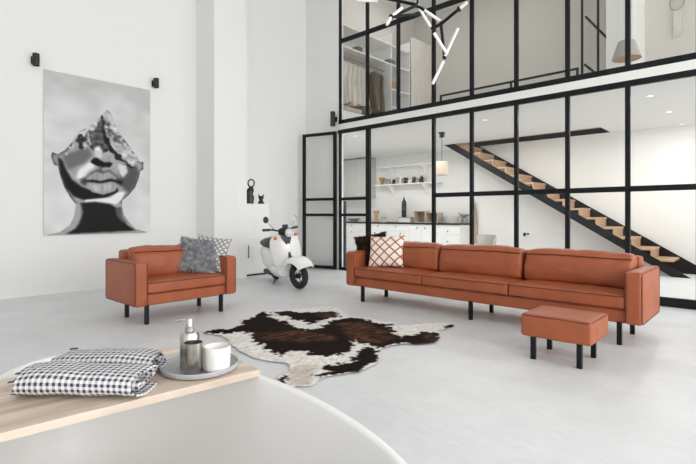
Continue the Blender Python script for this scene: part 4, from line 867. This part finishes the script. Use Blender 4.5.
# stairs
sr = thing('staircase', 'black steel staircase with pale oak treads rising behind the glazed screen', 'staircase')
A = Vector((-6.03, 0, ZS0)); B = Vector((-1.385, 0, 0)); nst = 15; dx = (B.x - A.x) / nst; dz = ZS0 / nst
def lz(x): return ZS0 - (x - A.x) * ZS0 / (B.x - A.x)
def stringer(Y, hgt):
    top = ZS1 - .003; xa = A.x + (hgt - (top - ZS0)) * (B.x - A.x) / ZS0
    MB().prism([(A.x + .012, ZS0 - .004), (A.x + .012, top), (xa, top), (B.x + hgt * (B.x - A.x) / ZS0, 0), (B.x, 0)], 'y', Y, Y + .02).build('stringer', 'black', sr, smooth=False)
stringer(10.03, .17); stringer(10.765, .34)
for k in range(1, nst):
    x = A.x + dx * k; z = lz(x) + .10
    td = MB().box((x - .005, 10.051, z - .02), (x + dx + .02, 10.764, z + .02)).build('tread', 'treadwood', sr, smooth=False)
    MB().box((x - .015, 10.051, z + .02), (x + .005, 10.764, z + dz - .02)).build('riser', 'treadwood', td, smooth=False)
# things beyond the sofa
ch = thing('grey_chair', 'rounded pale grey shell chair behind the sofa near the kitchen', 'chair', (onY(486.5, 240, 9.0).x, 9.0, 0), .4)
ch.scale = (.82, .82, .95)
MB().loft([[(p[1], p[2], 0) for p in sell(0, 0, 0, .2, .2, 20)], ] and [[(q[1], q[2], z) for q in sell(0, 0, 0, a, b, 22, 2.3)] for z, a, b in ((.40, .14, .14), (.42, .19, .19), (.46, .21, .2))]).build('seat', 'chairgrey', ch)
rg = []
for k in range(13):
    a = math.radians(-40 + 260 * k / 12); zt = .74 - .16 * abs(math.cos((a - PI / 2))) * 0 - .1 * (abs(k - 6) / 6) ** 3; c_, s__ = math.cos(a), math.sin(a)
    rg.append([(.2 * c_, .19 * s__, .44), (.215 * c_, .205 * s__, .44), (.25 * c_, .24 * s__, zt), (.235 * c_, .225 * s__, zt)])
MB().loft(rg).build('backrest', 'chairgrey', ch)
for sx in (-1, 1):
    for sy in (-1, 1): MB().tube([(sx * .12, sy * .12, .42), (sx * .2, sy * .2, 0)], .012, 8).build('leg', 'treadwood', ch)
bg = thing('hanging_apron', 'long beige apron hanging from a hook beside the kitchen worktop', 'apron', (onY(474.5, 210, 10.86).x + .02, 10.86, 0))
bg.scale = (.6, 1, 1)
mb = MB(); rings = []
for z, w in ((1.38, .03), (1.3, .05), (1.1, .09), (.8, .11), (.45, .13), (.38, .12)):
    rings.append([(-w + 2 * w * k / 10, -.02 - .015 * math.sin(k * 1.9 + z), z) for k in range(11)] + [(-w + 2 * w * k / 10, .005 - .015 * math.sin(k * 1.9 + z), z) for k in range(10, -1, -1)])
mb.loft(rings).build('cloth', 'beige', bg); MB().tube([(.0, .035, 1.38), (.0, -.03, 1.45), (0, -.035, 1.48)], .008, 8).build('hook', 'knob', bg); MB().tube([(-.03, -.02, 1.38), (-.01, -.03, 1.38), (.01, -.03, 1.38), (.03, -.02, 1.38)], .005, 6).build('loop', 'beige', bg)
so = thing('wall_socket', 'double white wall socket with a small black plug on the far wall under the stairs', 'wall socket', (onY(525, 234, YB).x, YB, onY(525, 234, YB).z), group=None)
bev(MB().box((-.17, -.012, -.05), (.17, -.001, .05)).build('plate', 'white', so, smooth=False), .003); bev(MB().box((-.03, -.04, -.045), (.03, -.012, .03)).build('plug', 'plastic', so, smooth=False), .006); bev(MB().box((.06, -.03, -.02), (.10, -.012, .03)).build('plug', 'plastic', so, smooth=False), .004)
px_ = onY(342.3, 230, 6.95).x
tag(MB().rbox((0, 0, .705), (.085, .03, .70), .028, n=4).build('tall_panel', 'darkgrey', loc=(px_, 6.97, .0)), 'tall slate grey rounded panel standing just behind the glass post by the door', 'panel')

# ------------------------------------------------------------------ loft behind the upper screen
FZ = ZS1
rl = thing('loft_railing', 'low dark steel railing along the stairwell on the upper floor', 'railing', (0, 10.0, FZ))
ra, rb = -6.11, -2.92
MB().box((ra, -.06, 1.08), (rb, -.02, 1.12)).build('handrail', 'black', rl, smooth=False)
for x in (ra, onY(510, 90, 9.95).x, -2.96): MB().box((x, -.06, 0), (x + .04, -.02, 1.08)).build('post', 'black', rl, smooth=False)
MB().box((ra + .04, -.045, .08), (rb, -.037, 1.06)).build('pane', 'glass', rl, smooth=False)
lr = thing('loft_stair_screen', 'narrow glass screen with tall dark posts and sloping rails at the stair head', 'screen', (0, 10.0, FZ))
xa, xb, xc = -2.87, -2.58, -2.385
for x in (xa, xb): MB().box((x, -.06, 0), (x + .035, -.02, ZC - FZ)).build('post', 'black', lr, smooth=False)
for p, q in (((585, 16), (609, 40)), ((584, 64), (599, 76))):
    a = onY(*p, 9.97); b = onY(*q, 9.97); MB().tube([(a.x, -.0, a.z - FZ), (b.x, 0, b.z - FZ)], .022, 8).build('sloping_rail', 'black', lr)
MB().box((xa + .035, -.045, .05), (xb, -.037, ZC - FZ)).build('pane', 'glass', lr, smooth=False)
struct(MB().box((xc, 9.8, FZ), (-1.95, YB, ZC)).build('wall_loft_return', 'wall_in', smooth=False))
pt3 = onY(626.5, 52, 7.7); pz = pt3.z
lp = thing('cone_pendant_lamp', 'grey cloth cone pendant lamp hanging on the upper floor behind a black mullion', 'pendant lamp', (pt3.x, 7.7, 0))
MB().tube([(0, 0, pz + .1), (0, 0, ZC)], .006, 8).build('cord', 'plastic', lp)
MB().lathe([(.02, pz + .155), (.11, pz + .15), (.19, pz - .10), (.184, pz - .10), (.104, pz + .14), (.02, pz + .145)], n=36, caps=False).build('lamp_shade', 'lampfab', lp)
MB().lathe([(0, pz - .075), (.177, pz - .075), (.18, pz - .088), (0, pz - .088)], n=36, caps=False).build('diffuser', 'tan', lp)
q = onY(677, 2, 10.86)
dc = thing('dream_catcher', 'round dream catcher with long pale tassels on the upper far wall', 'wall hanging', (q.x, 10.87, q.z))
MB().tube([(.115 * math.cos(2 * PI * k / 28), 0, .15 * math.sin(2 * PI * k / 28)) for k in range(28)], .010, 8, closed=True).build('hoop', 'taupe', dc)
mb = MB()
for k in range(6): a = PI * k / 6; mb.tube([(.115 * math.cos(a), 0, .15 * math.sin(a)), (-.115 * math.cos(a), 0, -.15 * math.sin(a))], .003, 5)
mb.build('web', 'offwhite', dc)
mb = MB()
for k in range(7): mb.tube([(-.05 + .0165 * k, 0, -.13), (-.052 + .017 * k, -.004, -.42), (-.05 + .0165 * k, 0, -.68 - .03 * math.sin(k * 2))], [.008, .012, .006], 6)
mb.build('tassels', 'offwhite', dc)
cu = MB(); rings = []
for z in (FZ + .01, 4.3, 5.68):
    f = [(-6.90 + .03 * math.sin(k * 1.15), 9.86 + .94 * k / 60, z) for k in range(61)]; rings.append(f + [(x - .008, y, z) for x, y, z in reversed(f)])
tag(cu.loft(rings).build('white_curtain', 'offwhite', angle=80), 'pleated white curtain closing the end of the loft wardrobe', 'curtain')
cx0, cx1 = XL + .004, -6.92
cs2 = thing('closet_shelves', 'white open wardrobe shelving with a hanging rail along the loft side wall', 'wardrobe shelving', (0, 0, FZ))
MB().box((cx0, 7.0, 1.83), (cx1, 9.84, 1.86)).build('top_shelf', 'white', cs2, smooth=False); MB().box((cx0, 7.0, 2.3), (cx1, 9.84, 2.33)).build('top_shelf', 'white', cs2, smooth=False)
for y in (6.98, 9.05, 9.82): MB().box((cx0, y, 0), (cx1, y + .02, 2.6)).build('upright', 'white', cs2, smooth=False)
for z in (.35, .8, 1.24): MB().box((cx0, 9.07, z), (cx1, 9.82, z + .025)).build('shelf', 'white', cs2, smooth=False)
MB().tube([(-7.15, 7.0, 1.72), (-7.15, 9.05, 1.72)], .014, 10).build('hanging_rail', 'steel', cs2)
def garment(label, y, zb, w, m, seed):
    g = thing('hanging_garment', label, 'garment', (-7.15, y, FZ), 0, 'clothes on the loft rail'); zt = 1.60
    rings = []
    for z, k in ((zt, .25), (zt - .05, .8), (zt - .12, 1), (zt - .5, .86), ((zb + zt) / 2 - .1, .95), (zb + .05, 1.05), (zb, 1.04)):
        f = []
        for i in range(20):
            a = 2 * PI * i / 20; wob = 1 + .12 * math.sin(a * 4 + seed + z * 4)
            f.append((w * k * math.cos(a) * wob, .05 * (0.5 + .5 * k) * math.sin(a) * wob, z))
        rings.append(f)
    MB().loft(rings).build('cloth', m, g)
    MB().tube([(-w * .8, 0, zt - .02), (0, 0, zt + .03), (w * .8, 0, zt - .02)], .007, 6).tube([(0, 0, zt + .03), (0, 0, zt + .10), (.012, 0, zt + .13)], .004, 6).build('hanger', 'tan', g)
wl = ['first white garment on the loft rail, nearest the screen', 'second white garment on the loft rail from the screen', 'third white garment on the loft rail from the screen', 'fourth white garment on the loft rail from the screen', 'fifth white garment on the loft rail from the screen', 'sixth white garment on the loft rail, next to the gap']
for k in range(6): garment(wl[k], 7.48 + .15 * k, .62 + .06 * (k % 2), .2, 'offwhite', k)
garment('first olive brown dress on the loft rail, right of the white clothes', 8.62, .66, .2, 'dress', 8)
garment('second olive brown dress on the loft rail, at its right end', 8.80, .60, .2, 'dress', 11)
cht = thing('white_chest', 'low white chest under the hanging white clothes on the loft', 'chest', (-7.1, 7.72, FZ))
bev(MB().box((-.28, -.66, 0), (.26, .62, .42)).build('body', 'white', cht, smooth=False), .004); bev(MB().box((.26, -.65, .02), (.275, .61, .40)).build('front', 'white', cht, smooth=False), .003)
def pile(name, label, c, h, m, z, seed): tag(MB().rbox((0, 0, h[2]), h, min(h) * .6, (.01, .01, .012), .012, seed, 6).build(name, m, loc=(c[0], c[1], z)), label, 'folded clothes')
pile('folded_clothes', 'low beige pile of folded clothes on the white chest', (-7.05, 7.62, 0), (.17, .3, .05), 'beige', FZ + .436, 3)
pile('folded_clothes', 'taller taupe pile of folded clothes at the right of the white chest', (-7.05, 8.12, 0), (.17, .16, .11), 'dress', FZ + .436, 5)
tag(MB().rbox((0, 0, .1), (.2, .17, .1), .02, n=4).build('storage_basket', 'amber', loc=(-7.15, 9.3, FZ + 1.2655)), 'tan storage basket on a shelf right of the brown dresses', 'basket')
tag(MB().rbox((0, 0, .06), (.1, .09, .06), .03, n=4).build('small_bag', 'dress', loc=(-7.02, 7.9, FZ + 1.8605)), 'small dark bag on the wardrobe shelf over the white clothes', 'bag')
tag(MB().rbox((0, 0, .06), (.1, .12, .06), .03, n=4).build('small_bag', 'dress', loc=(-7.02, 9.1, FZ + 1.8605)), 'small dark bag on the wardrobe shelf over the brown dresses', 'bag')

# ------------------------------------------------------------------ light: sky through the windows, ceiling spots and added fill lamps behind the screen
wd = bpy.data.worlds.new('daylight'); bpy.context.scene.world = wd; wd.use_nodes = True
wd.node_tree.nodes['Background'].inputs[0].default_value = (.93, .96, 1, 1); wd.node_tree.nodes['Background'].inputs[1].default_value = 1.0
def area(name, loc, rot, sx, sy, e, c=(1, 1, 1)):
    l = bpy.data.lights.new(name, 'AREA'); l.shape = 'RECTANGLE'; l.size = sx; l.size_y = sy; l.energy = e; l.color = c
    o = bpy.data.objects.new(name, l); link(o); o.location = loc; o.rotation_euler = rot; return o
for a, b in WINS: area('window_daylight', (XR + .02, (a + b) / 2, (WZ0 + WZ1) / 2), (0, PI / 2, 0), WZ1 - WZ0, b - a, E_WIN, (1.0, .995, .985))
area('kitchen_side_fill', (XR - .05, 8.9, 1.45), (0, PI / 2, 0), 2.3, 3.2, E_KIT, (1, .99, .975))  # side lamp added for a supposed, unseen kitchen window; no opening is built
area('loft_side_fill', (XR - .05, 8.9, 4.6), (0, PI / 2, 0), 2.2, 3.2, E_LOFT, (1, .985, .96))  # side lamp added to brighten the loft; no window stands here

for x, y in SPOTS + [(-8.9, 9.2), (-7.2, 9.2), (-5.5, 9.2), (-3.9, 9.4), (-2.6, 7.85), (-5.3, 7.85)]:  # the listed extra positions have no spot fitting; added to brighten the kitchen
    area('spot_and_fill', (x, y, ZS0 - .02), (0, 0, 0), .09, .09, E_SPOT_FILL, (1, .97, .92))
for x in (-6.3, -4.2): area('loft_top_fill', (x, 8.8, ZC - .02), (0, 0, 0), 1.2, 1.8, E_LOFT_FILL, (1, .99, .975))  # added overhead fill for the loft; its ceiling has no opening
# ------------------------------------------------------------------ camera
cam = bpy.data.cameras.new('camera'); co = bpy.data.objects.new('camera', cam); link(co)
cam.sensor_fit = 'HORIZONTAL'; cam.sensor_width = 36; cam.lens = 36 * FPX / 696; cam.shift_y = (HZ - 232) / 696
cam.clip_start = .02
co.location = (0, 0, CAMH); co.rotation_euler = (PI / 2, 0, YAW)
bpy.context.scene.camera = co
vs_ = bpy.context.scene.view_settings; vs_.view_transform = 'Standard'; vs_.look = 'None'; vs_.gamma = 1; vs_.use_curve_mapping = False; vs_.exposure = EXPO
cy = bpy.context.scene.cycles; cy.max_bounces = 12; cy.diffuse_bounces = 8; cy.transparent_max_bounces = 16; cy.use_denoising = True; cy.caustics_reflective = False; cy.caustics_refractive = False; cy.sample_clamp_indirect = 6
